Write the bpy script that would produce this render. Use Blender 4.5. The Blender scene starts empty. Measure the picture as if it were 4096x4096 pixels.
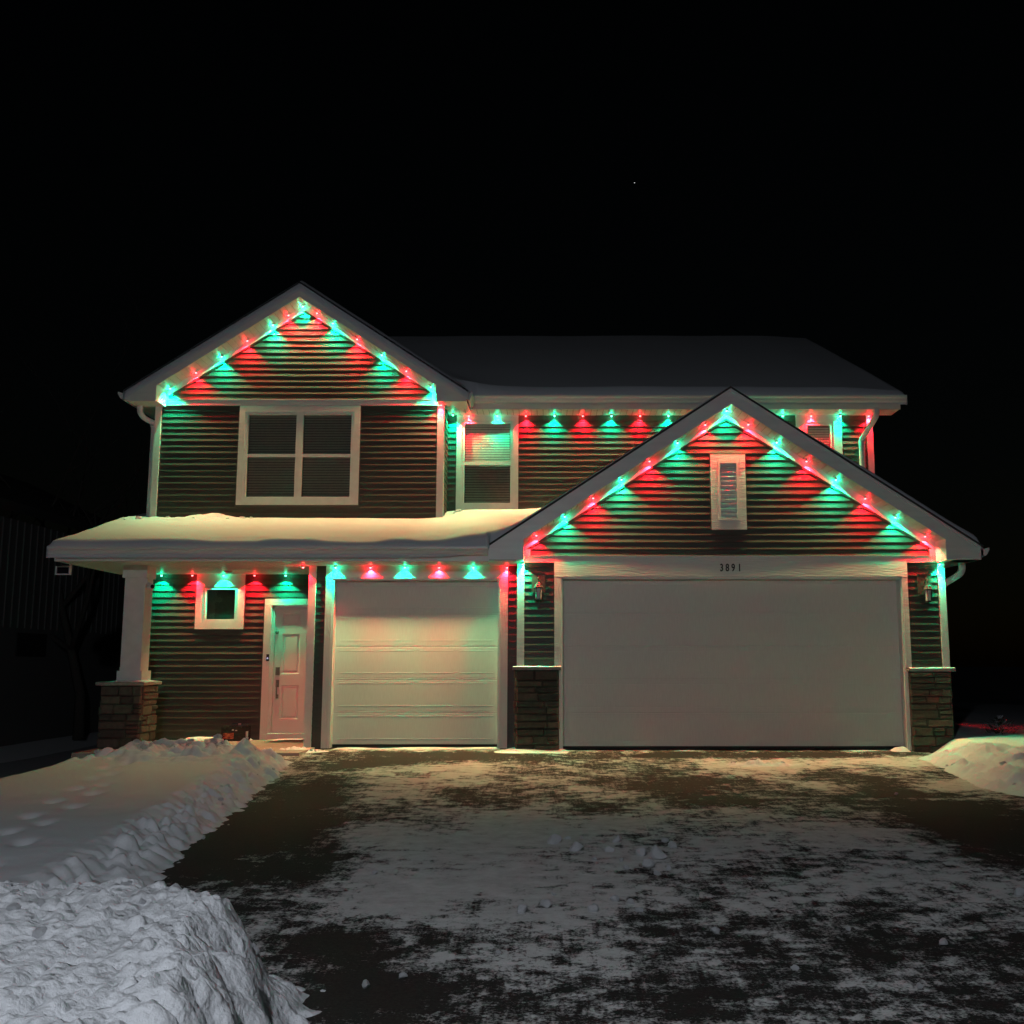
import bpy, bmesh, math, random
import numpy as np
from mathutils import Vector

# ------------------------------------------------------------------ camera, world, lights, exposure
scene = bpy.context.scene
COL = scene.collection
F, U0, V0 = 4150.0, 2200.0, 2048.0            # focal length and principal point in pixels of the 4096 photograph
PITCH = math.atan(F / 28500.0)
CAM_Y, CAM_Z = -15.0, 1.25
cd = bpy.data.cameras.new('camera'); cam = bpy.data.objects.new('camera', cd); COL.objects.link(cam)
cam.location = (0, CAM_Y, CAM_Z); cam.rotation_euler = (math.pi / 2 + PITCH, 0, 0)
cd.sensor_width = 36; cd.lens = F / 4096 * 36; cd.shift_x = -(U0 - 2048) / 4096; cd.clip_end = 1500; cd.clip_start = .05
scene.camera = cam

world = bpy.data.worlds.new('World'); scene.world = world; world.use_nodes = True
wn = world.node_tree.nodes; wl = world.node_tree.links
bg = wn['Background']
sky = wn.new('ShaderNodeTexSky'); sky.sky_type = 'NISHITA'; sky.sun_disc = False
sky.sun_elevation = math.radians(4); sky.sun_rotation = math.radians(200)
wl.new(sky.outputs['Color'], bg.inputs['Color'])
bg.inputs['Strength'].default_value = 0.0004   # a clear winter night

sd = bpy.data.lights.new('moon', 'SUN'); sd.energy = .004; sd.angle = math.radians(.5); sd.color = (.80, .88, 1)
moon = bpy.data.objects.new('moon', sd); COL.objects.link(moon)
moon.rotation_euler = (math.radians(62), 0, math.radians(-28))

vs = scene.view_settings
vs.view_transform = 'Standard'; vs.look = 'None'; vs.exposure = 0; vs.gamma = 1; vs.use_curve_mapping = False
scene.cycles.use_denoising = True
scene.cycles.use_adaptive_sampling = False
scene.cycles.light_sampling_threshold = 0
scene.cycles.sample_clamp_indirect = 4
scene.cycles.max_bounces = 5; scene.cycles.diffuse_bounces = 3; scene.cycles.transparent_max_bounces = 12

LED_POWER = 2.55
ASSUMED_LAMP_POWER = 720.0  # power of the assumed, unseen lamp post

# ------------------------------------------------------------------ helpers
R = random.Random(7)

def fract_hash(ix, iy, seed):
    n = (ix.astype(np.int64) * 374761393 + iy.astype(np.int64) * 668265263 + seed * 982451653) & 0x7fffffff
    n = ((n ^ (n >> 13)) * 1274126177) & 0x7fffffff
    n = (n ^ (n >> 16)) & 0x7fffffff
    return (n % 100003) / 100003.0

def vnoise(x, y, seed=0):
    xi = np.floor(x); yi = np.floor(y); fx = x - xi; fy = y - yi
    fx = fx * fx * fx * (fx * (fx * 6 - 15) + 10); fy = fy * fy * fy * (fy * (fy * 6 - 15) + 10)
    a = fract_hash(xi, yi, seed); b = fract_hash(xi + 1, yi, seed)
    c = fract_hash(xi, yi + 1, seed); d = fract_hash(xi + 1, yi + 1, seed)
    return (a + (b - a) * fx) + ((c + (d - c) * fx) - (a + (b - a) * fx)) * fy

def fbm(x, y, o=4, seed=0, gain=.5):
    s = 0; a = 1; t = 0
    for i in range(o):
        s = s + a * (vnoise(x * 2 ** i + 13.7 * i, y * 2 ** i - 7.1 * i, seed + i) - .5); t += a; a *= gain
    return s / t

def crumbs(x, y, sc, seed, frac=.6):
    x = x * sc + .9 * fbm(x * sc * .9, y * sc * .9, 2, seed + 5); y = y * sc + .9 * fbm(x * .9 + 7, y * .9 + 3, 2, seed + 6)
    xi = np.floor(x); yi = np.floor(y); out = np.zeros_like(x)
    for i in (-1, 0, 1):
        for j in (-1, 0, 1):
            cx = xi + i; cy = yi + j
            px = cx + .15 + .7 * fract_hash(cx, cy, seed); py = cy + .15 + .7 * fract_hash(cx, cy, seed + 1)
            rr = .25 + .45 * fract_hash(cx, cy, seed + 2); on = fract_hash(cx, cy, seed + 3) < frac
            d2 = ((x - px) ** 2 + (y - py) ** 2) / rr ** 2
            out = np.maximum(out, np.where(on, rr * np.sqrt(np.clip(1 - d2, 0, 1)), 0))
    return out / sc

def sstep(a, b, x):
    t = np.clip((x - a) / (b - a), 0, 1); return t * t * (3 - 2 * t)

def mesh(name, verts, faces, mat, parent=None, smooth=False):
    me = bpy.data.meshes.new(name); me.from_pydata([tuple(v) for v in verts], [], faces)
    if mat: me.materials.append(mat)
    if smooth: me.polygons.foreach_set('use_smooth', [True] * len(me.polygons))
    me.update()
    o = bpy.data.objects.new(name, me); COL.objects.link(o)
    if parent: o.parent = parent
    return o

def empty(name, loc=(0, 0, 0), parent=None):
    o = bpy.data.objects.new(name, None); COL.objects.link(o); o.location = loc; o.empty_display_size = .1
    if parent: o.parent = parent
    return o

def tag(o, label=None, cat=None, group=None, kind=None):
    if label: o['label'] = label
    if cat: o['category'] = cat
    if group: o['group'] = group
    if kind: o['kind'] = kind
    return o

class MB:
    def __init__(s): s.v = []; s.f = []
    def add(s, v, f):
        n = len(s.v); s.v += [tuple(q) for q in v]; s.f += [tuple(i + n for i in q) for q in f]
    def box(s, x0, x1, y0, y1, z0, z1):
        s.add([(x0, y0, z0), (x1, y0, z0), (x1, y1, z0), (x0, y1, z0), (x0, y0, z1), (x1, y0, z1), (x1, y1, z1), (x0, y1, z1)],
              [(0, 3, 2, 1), (4, 5, 6, 7), (0, 1, 5, 4), (1, 2, 6, 5), (2, 3, 7, 6), (3, 0, 4, 7)])
    def prism(s, pts, y0, y1):                 # polygon of (x, z), counter-clockwise seen from the front (-y)
        n = len(pts)
        s.add([(x, y0, z) for x, z in pts] + [(x, y1, z) for x, z in pts],
              [tuple(range(n)), tuple(range(2 * n - 1, n - 1, -1))] + [(i, i + n, (i + 1) % n + n, (i + 1) % n) for i in range(n)])
    def xprism(s, pts, x0, x1):                # polygon of (y, z)
        n = len(pts)
        s.add([(x0, y, z) for y, z in pts] + [(x1, y, z) for y, z in pts],
              [tuple(range(n)), tuple(range(2 * n - 1, n - 1, -1))] + [(i, i + n, (i + 1) % n + n, (i + 1) % n) for i in range(n)])
    def lathe(s, prof, cx=0, cy=0, n=16):      # prof of (r, z)
        v = []; f = []
        for r, z in prof:
            for k in range(n):
                a = 2 * math.pi * k / n; v.append((cx + r * math.cos(a), cy + r * math.sin(a), z))
        for i in range(len(prof) - 1):
            for k in range(n):
                f.append((i * n + k, i * n + (k + 1) % n, (i + 1) * n + (k + 1) % n, (i + 1) * n + k))
        f.append(tuple(reversed(range(n)))); f.append(tuple(range((len(prof) - 1) * n, len(prof) * n)))
        s.add(v, f)
    def tube(s, pts, rx, ry=None, n=8, square=False):
        pts = [Vector(p) for p in pts]; ring = []
        rr = rx if isinstance(rx, (list, tuple)) else [rx] * len(pts)
        for i, p in enumerate(pts):
            t = (pts[min(i + 1, len(pts) - 1)] - pts[max(i - 1, 0)]).normalized()
            a = t.cross(Vector((0, 1, 0)));  a = a if a.length > .05 else t.cross(Vector((1, 0, 0)))
            a.normalize(); b = t.cross(a).normalized(); ry_ = ry if ry else rr[i]
            if square:
                c = .8
                prof = [(1, -c), (1, c), (c, 1), (-c, 1), (-1, c), (-1, -c), (-c, -1), (c, -1)]
                ring.append([p + a * (q[0] * rr[i]) + b * (q[1] * ry_) for q in prof])
            else:
                ring.append([p + a * (rr[i] * math.cos(2 * math.pi * k / n)) + b * (ry_ * math.sin(2 * math.pi * k / n)) for k in range(n)])
        m = len(ring[0]); v = [q for r_ in ring for q in r_]; f = []
        for i in range(len(ring) - 1):
            for k in range(m): f.append((i * m + k, i * m + (k + 1) % m, (i + 1) * m + (k + 1) % m, (i + 1) * m + k))
        f.append(tuple(reversed(range(m)))); f.append(tuple(range((len(ring) - 1) * m, len(ring) * m)))
        s.add(v, f)
    def build(s, name, mat, parent=None, smooth=False): return mesh(name, s.v, s.f, mat, parent, smooth)

def box(name, x0, x1, y0, y1, z0, z1, mat, parent=None):
    m = MB(); m.box(x0, x1, y0, y1, z0, z1); return m.build(name, mat, parent)
def prism(name, pts, y0, y1, mat, parent=None):
    m = MB(); m.prism(pts, y0, y1); return m.build(name, mat, parent)

# ------------------------------------------------------------------ materials
def principled(name, col, rough=.6, **kw):
    m = bpy.data.materials.new(name); m.use_nodes = True
    b = m.node_tree.nodes['Principled BSDF']
    b.inputs['Base Color'].default_value = (*col, 1); b.inputs['Roughness'].default_value = rough
    for k, v in kw.items(): b.inputs[k].default_value = v
    return m, m.node_tree.nodes, m.node_tree.links, b

def noise_mat(name, c1, c2, rough, scale=(4, 4, 4), nscale=6, bump=0, dist=.01, detail=5, spec=.5, lo=.35, hi=.65):
    m, n, l, b = principled(name, c1, rough); b.inputs['Specular IOR Level'].default_value = spec
    tc = n.new('ShaderNodeTexCoord'); mp = n.new('ShaderNodeMapping'); mp.inputs['Scale'].default_value = scale
    nz = n.new('ShaderNodeTexNoise'); nz.inputs['Scale'].default_value = nscale; nz.inputs['Detail'].default_value = detail
    cr = n.new('ShaderNodeValToRGB'); e = cr.color_ramp.elements
    e[0].position = lo; e[1].position = hi; e[0].color = (*c1, 1); e[1].color = (*c2, 1)
    l.new(tc.outputs['Object'], mp.inputs['Vector']); l.new(mp.outputs['Vector'], nz.inputs['Vector'])
    l.new(nz.outputs['Fac'], cr.inputs['Fac']); l.new(cr.outputs['Color'], b.inputs['Base Color'])
    if bump:
        bp = n.new('ShaderNodeBump'); bp.inputs['Strength'].default_value = bump; bp.inputs['Distance'].default_value = dist
        l.new(nz.outputs['Fac'], bp.inputs['Height']); l.new(bp.outputs['Normal'], b.inputs['Normal'])
    return m

M = {}
M['siding'] = noise_mat('brown_vinyl_siding', (.046, .043, .035), (.060, .056, .046), .55, (1.2, 8, 30), 3)
M['trim'] = noise_mat('white_trim_smooth', (.72, .715, .70), (.78, .775, .76), .5, (3, 3, 3), 3)
M['soffit'] = noise_mat('white_aluminium_soffit', (.70, .69, .67), (.75, .74, .72), .45, (3, 3, 3), 3)
M['fascia'] = noise_mat('white_aluminium_fascia', (.66, .66, .66), (.72, .72, .72), .38, (.6, 3, 5), 3)
M['gutter'] = noise_mat('white_gutter', (.66, .66, .65), (.74, .73, .72), .35, (.4, 3, 3), 3)
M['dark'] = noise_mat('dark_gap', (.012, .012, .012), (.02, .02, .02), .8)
M['shingle'] = noise_mat('dark_shingle', (.02, .02, .022), (.05, .05, .05), .9, (1, 1, 1), 40, .5, .004)
M['rubber'] = noise_mat('black_rubber', (.012, .012, .012), (.02, .02, .02), .7)
M['black_metal'] = noise_mat('dark_bronze_metal', (.022, .022, .02), (.035, .034, .03), .38, (1, 1, 1), 20, .1, .002)
M['nickel'] = principled('brushed_nickel', (.30, .28, .25), .35, Metallic=.9)[0]
M['door'] = noise_mat('white_steel_door', (.72, .71, .69), (.76, .75, .73), .38, (1, 1, 1), 2)
M['gdoor'] = noise_mat('white_garage_door', (.68, .675, .66), (.73, .725, .71), .45, (14, 2, 1.2), 6)
M['plastic'] = noise_mat('white_plastic', (.7, .7, .7), (.76, .76, .76), .35)
M['blind'] = noise_mat('pale_blind', (.62, .61, .58), (.68, .67, .64), .5)
M['frosted'] = principled('frosted_lantern_glass', (.62, .60, .55), .4)[0]
M['concrete'] = noise_mat('porch_concrete', (.30, .26, .22), (.42, .37, .32), .85, (1, 1, 1), 9, .3, .006)
M['lens'] = principled('dark_lens', (.01, .01, .02), .1)[0]

def wood_trim(sc=(.9, 1, 9), nm='white_woodgrain_trim'):
    m, n, l, b = principled(nm, (.74, .73, .71), .5)
    tc = n.new('ShaderNodeTexCoord'); mp = n.new('ShaderNodeMapping'); mp.inputs['Scale'].default_value = sc
    nz = n.new('ShaderNodeTexNoise'); nz.inputs['Scale'].default_value = 2.2; nz.inputs['Detail'].default_value = 1.5
    wv = n.new('ShaderNodeMath'); wv.operation = 'MULTIPLY'; wv.inputs[1].default_value = 34
    sn = n.new('ShaderNodeMath'); sn.operation = 'SINE'
    fn = n.new('ShaderNodeTexNoise'); fn.inputs['Scale'].default_value = 60; fn.inputs['Detail'].default_value = 3
    ad = n.new('ShaderNodeMath'); ad.operation = 'ADD'
    mul = n.new('ShaderNodeMath'); mul.operation = 'MULTIPLY'; mul.inputs[1].default_value = 1.3
    bp = n.new('ShaderNodeBump'); bp.inputs['Strength'].default_value = .22; bp.inputs['Distance'].default_value = .003
    l.new(tc.outputs['Object'], mp.inputs['Vector']); l.new(mp.outputs['Vector'], nz.inputs['Vector']); l.new(mp.outputs['Vector'], fn.inputs['Vector'])
    l.new(nz.outputs['Fac'], wv.inputs[0]); l.new(wv.outputs[0], sn.inputs[0]); l.new(fn.outputs['Fac'], mul.inputs[0])
    l.new(sn.outputs[0], ad.inputs[0]); l.new(mul.outputs[0], ad.inputs[1]); l.new(ad.outputs[0], bp.inputs['Height'])
    l.new(bp.outputs['Normal'], b.inputs['Normal'])
    return m
M['wood'] = wood_trim(); M['wood_v'] = wood_trim((9, 1, .9), 'white_woodgrain_upright')

def stone_mat():
    m, n, l, b = principled('ledge_stone', (.2, .17, .14), .85)
    oi = n.new('ShaderNodeObjectInfo'); cr = n.new('ShaderNodeValToRGB'); e = cr.color_ramp.elements
    e[0].color = (.055, .05, .044, 1); e[1].color = (.14, .115, .09, 1)
    x = e.new(.5); x.color = (.09, .073, .06, 1)
    tc = n.new('ShaderNodeTexCoord'); nz = n.new('ShaderNodeTexNoise'); nz.inputs['Scale'].default_value = 14; nz.inputs['Detail'].default_value = 6
    mx = n.new('ShaderNodeMix'); mx.data_type = 'RGBA'; mx.blend_type = 'MULTIPLY'; mx.inputs[0].default_value = .6
    c2 = n.new('ShaderNodeValToRGB'); c2.color_ramp.elements[0].position = .3; c2.color_ramp.elements[0].color = (.5, .5, .5, 1); c2.color_ramp.elements[1].position = .7; c2.color_ramp.elements[1].color = (1.2, 1.15, 1.05, 1)
    bp = n.new('ShaderNodeBump'); bp.inputs['Strength'].default_value = .8; bp.inputs['Distance'].default_value = .012
    l.new(oi.outputs['Random'], cr.inputs['Fac']); l.new(tc.outputs['Object'], nz.inputs['Vector']); l.new(nz.outputs['Fac'], c2.inputs['Fac'])
    l.new(cr.outputs['Color'], mx.inputs[6]); l.new(c2.outputs['Color'], mx.inputs[7]); l.new(mx.outputs[2], b.inputs['Base Color'])
    l.new(nz.outputs['Fac'], bp.inputs['Height']); l.new(bp.outputs['Normal'], b.inputs['Normal'])
    return m
M['stone'] = stone_mat()
M['capstone'] = noise_mat('cap_stone', (.24, .225, .20), (.33, .31, .28), .85, (1, 1, 1), 20, .5, .008)

def snow_mat(name, b1=.35, d1=.03, s1=9, s2=70, tint=(.80, .82, .86)):
    m, n, l, b = principled(name, tint, .62); b.inputs['Specular IOR Level'].default_value = .25
    tc = n.new('ShaderNodeTexCoord')
    a = n.new('ShaderNodeTexNoise'); a.inputs['Scale'].default_value = s1; a.inputs['Detail'].default_value = 6
    c = n.new('ShaderNodeTexNoise'); c.inputs['Scale'].default_value = s2; c.inputs['Detail'].default_value = 3
    bp = n.new('ShaderNodeBump'); bp.inputs['Strength'].default_value = b1; bp.inputs['Distance'].default_value = d1
    b2 = n.new('ShaderNodeBump'); b2.inputs['Strength'].default_value = .3; b2.inputs['Distance'].default_value = .004
    l.new(tc.outputs['Object'], a.inputs['Vector']); l.new(tc.outputs['Object'], c.inputs['Vector'])
    l.new(a.outputs['Fac'], bp.inputs['Height']); l.new(c.outputs['Fac'], b2.inputs['Height'])
    l.new(bp.outputs['Normal'], b2.inputs['Normal']); l.new(b2.outputs['Normal'], b.inputs['Normal'])
    return m
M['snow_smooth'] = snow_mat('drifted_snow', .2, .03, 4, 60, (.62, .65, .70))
M['snow'] = snow_mat('lawn_snow', .35, .03, 5, 60)
M['snow_rough'] = snow_mat('plowed_snow', .8, .03, 22, 120)
M['ground'] = snow_mat('far_snow', .2, .05, 1.5, 20, (.5, .52, .55))

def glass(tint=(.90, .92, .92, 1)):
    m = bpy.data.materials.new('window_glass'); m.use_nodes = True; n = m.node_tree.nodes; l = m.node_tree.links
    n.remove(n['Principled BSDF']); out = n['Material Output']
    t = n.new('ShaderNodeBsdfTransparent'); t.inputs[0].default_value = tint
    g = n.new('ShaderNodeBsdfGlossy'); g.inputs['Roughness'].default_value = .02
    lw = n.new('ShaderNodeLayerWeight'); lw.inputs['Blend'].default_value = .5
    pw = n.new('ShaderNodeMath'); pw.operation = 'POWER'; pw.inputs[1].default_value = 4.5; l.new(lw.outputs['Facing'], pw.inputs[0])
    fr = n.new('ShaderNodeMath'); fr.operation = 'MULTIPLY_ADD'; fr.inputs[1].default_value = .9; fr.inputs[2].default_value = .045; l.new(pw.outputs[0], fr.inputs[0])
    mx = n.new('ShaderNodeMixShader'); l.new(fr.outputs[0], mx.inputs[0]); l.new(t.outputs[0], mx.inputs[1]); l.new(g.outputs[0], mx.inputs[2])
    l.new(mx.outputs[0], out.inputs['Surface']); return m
M['glass'] = glass(); M['screen_dim_tint'] = glass((.5, .51, .51, 1))  # darker tint: lower-sash screens, plus shade tinted in over the gable window's unlit blinds

def emit(name, col, s):
    m = bpy.data.materials.new(name); m.use_nodes = True; n = m.node_tree.nodes; l = m.node_tree.links
    b = n['Principled BSDF']; b.inputs['Base Color'].default_value = (.6, .6, .6, 1)
    b.inputs['Emission Color'].default_value = (*col, 1); b.inputs['Emission Strength'].default_value = s
    return m
RED = (1.0, .006, .018); GREEN = (.0, .68, .28)
M['led_r'] = emit('red_led_lens', (1, .16, .16), 9)
M['led_g'] = emit('green_led_lens', (.16, 1, .60), 9)

for _m in (M['led_r'], M['led_g']): _m.cycles.emission_sampling = 'NONE'      # the lamps themselves carry the light

# ------------------------------------------------------------------ constants of the house
YG, YS, YE, YR = 0.0, .35, 1.8, 2.5        # planes: double garage, single garage, porch and left gable, right upper wall
SOF, SOFU = 2.675, 5.485                   # lower and upper soffit heights
S = .66                                    # gable pitch
GX, GZ = 2.602, 5.161                      # garage gable: middle and top of rake fascia
LX, LZ = -4.11, 7.417                      # left gable
OV = .45
EXP = .1012                                # siding exposure

house = tag(empty('house'), 'two storey brown sided house with snowy roofs and two white garage doors', 'house')

# ------------------------------------------------------------------ ground
def drive_z(y): return .02 + .024 * np.minimum(y, 0)

def heightfield(name, xs, ys, zf, mat, parent=None, keep=None, smooth=True):
    X, Y = np.meshgrid(xs, ys); Z = zf(X, Y); ny, nx = X.shape
    v = np.stack([X.ravel(), Y.ravel(), Z.ravel()], 1)
    i = np.arange(nx - 1)[None, :] + nx * np.arange(ny - 1)[:, None]
    f = np.stack([i, i + 1, i + 1 + nx, i + nx], -1).reshape(-1, 4)
    if keep is not None:
        cx = (X[:-1, :-1] + X[1:, 1:]) / 2; cy = (Y[:-1, :-1] + Y[1:, 1:]) / 2
        f = f[keep(cx, cy).ravel()]
        used = np.unique(f); mp = -np.ones(len(v), int); mp[used] = np.arange(len(used)); v = v[used]; f = mp[f]
    me = bpy.data.meshes.new(name)
    me.vertices.add(len(v)); me.vertices.foreach_set('co', v.astype(np.float32).ravel())
    me.loops.add(f.size); me.loops.foreach_set('vertex_index', f.ravel().astype(np.int32))
    me.polygons.add(len(f)); me.polygons.foreach_set('loop_start', (np.arange(len(f)) * 4).astype(np.int32))
    me.polygons.foreach_set('loop_total', np.full(len(f), 4, np.int32))
    me.polygons.foreach_set('use_smooth', np.full(len(f), smooth))
    me.materials.append(mat); me.update(calc_edges=True); me.validate()
    o = bpy.data.objects.new(name, me); COL.objects.link(o)
    if parent: o.parent = parent
    return o, v

g, _ = heightfield('ground', np.linspace(-400, 400, 41), np.linspace(-120, 500, 41),
                   lambda X, Y: np.full_like(X, -.62), M['ground'])
tag(g, kind='structure')
st = box('street', -40, 40, -24, -13.6, -.6, -.335, M['shingle']); tag(st, kind='structure')

# driveway edges
def dl(y): return -3.47 + (y + .5) * -.10      # left edge moves right towards the street
def dr(y): return 5.06 + 0 * y

def px_ground(u, v):                            # 1932-wide photograph coordinates to the driveway
    u *= 4096 / 1932; v *= 4096 / 1932; a = (u - U0) / F; b = (V0 - v) / F
    dy = math.cos(PITCH) - b * math.sin(PITCH); dz = math.sin(PITCH) + b * math.cos(PITCH)
    t = (.02 + .024 * CAM_Y - CAM_Z) / (dz - .024 * dy)
    return a * t, dy * t + CAM_Y
# cover of packed snow on the asphalt: (u, v, half width, half height, amount), measured where the patches lie
COVER = [(450, 1575, 150, 60, -1.5), (380, 1600, 70, 40, -1.2), (560, 1510, 90, 40, -.9), (620, 1790, 110, 75, -1.1), (570, 1715, 70, 12, -.9),  # low patch beside the mound: bare asphalt with the mound's cast shadow put in
         (650, 1447, 90, 14, -1.0), (730, 1440, 90, 12, -.7), (930, 1490, 90, 30, -.6), (600, 1630, 70, 40, -.9), (880, 1430, 200, 5, -.8),
         (1290, 1480, 120, 35, -.7), (1110, 1530, 70, 15, -.4), (1810, 1530, 130, 42, -1.4), (1880, 1600, 90, 50, -.8), (1640, 1470, 120, 18, -.5),
         (1235, 1642, 60, 12, -.7), (1260, 1730, 90, 35, -.6), (1470, 1650, 90, 30, -.45), (1740, 1800, 170, 50, -.55), (1870, 1900, 100, 50, -.8),
         (820, 1870, 170, 45, -.75), (680, 1900, 90, 60, -.9), (900, 1770, 80, 15, -.5), (1300, 1890, 160, 40, -.5), (1150, 1860, 100, 30, -.4),
         (1400, 1424, 330, 6, -1.2), (800, 1422, 170, 4, -1.1), (650, 1660, 60, 25, -.5), (1010, 1455, 80, 10, -.3),
         (780, 1450, 190, 9, .9), (900, 1470, 150, 22, .6), (760, 1490, 90, 20, .5), (980, 1620, 330, 90, .75), (700, 1600, 80, 60, .5),
         (1050, 1560, 260, 35, .4), (1500, 1560, 260, 50, .45), (1130, 1700, 150, 45, .4), (800, 1830, 190, 10, .55), (1440, 1447, 110, 16, .9),
         (1700, 1437, 190, 9, .8), (1850, 1480, 150, 14, .7), (1740, 1507, 120, 3, .9), (760, 1720, 170, 40, .5), (1650, 1640, 200, 40, .25), (530, 1690, 60, 8, .5)]
CV = []
for u, v, ru, rv, a in COVER:
    x, y = px_ground(u, v); x1, _ = px_ground(u + ru, v); _, y1 = px_ground(u, v + rv); _, y0 = px_ground(u, max(v - rv, 1412))
    CV.append((x, y, abs(x1 - x), max((abs(y1 - y) + abs(y0 - y)) / 2, .12), a))
xs = np.arange(-3.75, 5.35, .05); ys = np.concatenate([np.arange(-13.8, -4, .06), np.arange(-4, .30, .03)])
def dz_(X, Y):
    bias = np.zeros_like(X)
    for x, y, rx, ry, a in CV: bias += a * np.exp(-((X - x) / rx) ** 2 - ((Y - y) / ry) ** 2)
    return drive_z(Y) + .006 * np.clip(bias, -1, 1) + .006 * fbm(X * 3, Y * 3, 3, 5)
dv, vv = heightfield('driveway', xs, ys, dz_, None or M['dark'], keep=lambda X, Y: (X > dl(Y) - .15) & (X < dr(Y) + .3))
tag(dv, kind='structure')
bias = np.zeros(len(vv))
for x, y, rx, ry, a in CV: bias += a * np.exp(-((vv[:, 0] - x) / rx) ** 2 - ((vv[:, 1] - y) / ry) ** 2)
at = dv.data.attributes.new('snow_cover', 'FLOAT', 'POINT'); at.data.foreach_set('value', bias.astype(np.float32))

def drive_mat():
    m, n, l, b = principled('asphalt_with_packed_snow', (.05, .05, .05), .8)
    tc = n.new('ShaderNodeTexCoord'); at = n.new('ShaderNodeAttribute'); at.attribute_name = 'snow_cover'
    def nz(scale, sc, det, rough=.6):
        mp = n.new('ShaderNodeMapping'); mp.inputs['Scale'].default_value = sc
        q = n.new('ShaderNodeTexNoise'); q.inputs['Scale'].default_value = scale; q.inputs['Detail'].default_value = det; q.inputs['Roughness'].default_value = rough
        l.new(tc.outputs['Object'], mp.inputs['Vector']); l.new(mp.outputs['Vector'], q.inputs['Vector']); return q.outputs['Fac']
    def math_(op, a, bb=None, c=None):
        q = n.new('ShaderNodeMath'); q.operation = op
        for i, x in enumerate((a, bb, c)):
            if x is None: continue
            if isinstance(x, (int, float)): q.inputs[i].default_value = x
            else: l.new(x, q.inputs[i])
        return q.outputs[0]
    big = nz(1.3, (1, .8, 1), 8, .68); fine = nz(8, (.8, 1, 1), 9, .72); grit = nz(60, (1, 1, 1), 5, .75); scrape = nz(5, (6, .35, 1), 5, .6)
    s = math_('ADD', math_('MULTIPLY', at.outputs['Fac'], .30), .55)
    s = math_('ADD', s, math_('MULTIPLY', math_('SUBTRACT', big, .5), 1.25))
    s = math_('ADD', s, math_('MULTIPLY', math_('SUBTRACT', fine, .5), 1.25))
    s = math_('ADD', s, math_('MULTIPLY', math_('SUBTRACT', scrape, .5), .35))
    s = math_('ADD', s, math_('MULTIPLY', math_('SUBTRACT', grit, .5), .95))
    mr = n.new('ShaderNodeMapRange'); mr.interpolation_type = 'SMOOTHSTEP'
    mr.inputs['From Min'].default_value = .45; mr.inputs['From Max'].default_value = .64; l.new(s, mr.inputs['Value'])
    fac = mr.outputs['Result']
    asp = n.new('ShaderNodeValToRGB'); e = asp.color_ramp.elements; e[0].color = (.012, .0115, .011, 1); e[1].color = (.050, .046, .043, 1); e[0].position = .3; e[1].position = .7
    l.new(grit, asp.inputs['Fac'])
    sn = n.new('ShaderNodeValToRGB'); e = sn.color_ramp.elements; e[0].color = (.52, .51, .50, 1); e[1].color = (.85, .85, .85, 1); e[0].position = .3; e[1].position = .75
    l.new(fine, sn.inputs['Fac'])
    mx = n.new('ShaderNodeMix'); mx.data_type = 'RGBA'; l.new(fac, mx.inputs[0]); l.new(asp.outputs['Color'], mx.inputs[6]); l.new(sn.outputs['Color'], mx.inputs[7])
    l.new(mx.outputs[2], b.inputs['Base Color'])
    h = math_('ADD', math_('MULTIPLY', fac, 1.0), math_('MULTIPLY', fine, .6)); h = math_('ADD', h, math_('MULTIPLY', grit, .25))
    bp = n.new('ShaderNodeBump'); bp.inputs['Strength'].default_value = .85; bp.inputs['Distance'].default_value = .016
    l.new(h, bp.inputs['Height']); l.new(bp.outputs['Normal'], b.inputs['Normal'])
    b.inputs['Specular IOR Level'].default_value = .25
    return m
dv.data.materials.clear(); dv.data.materials.append(drive_mat())

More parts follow.
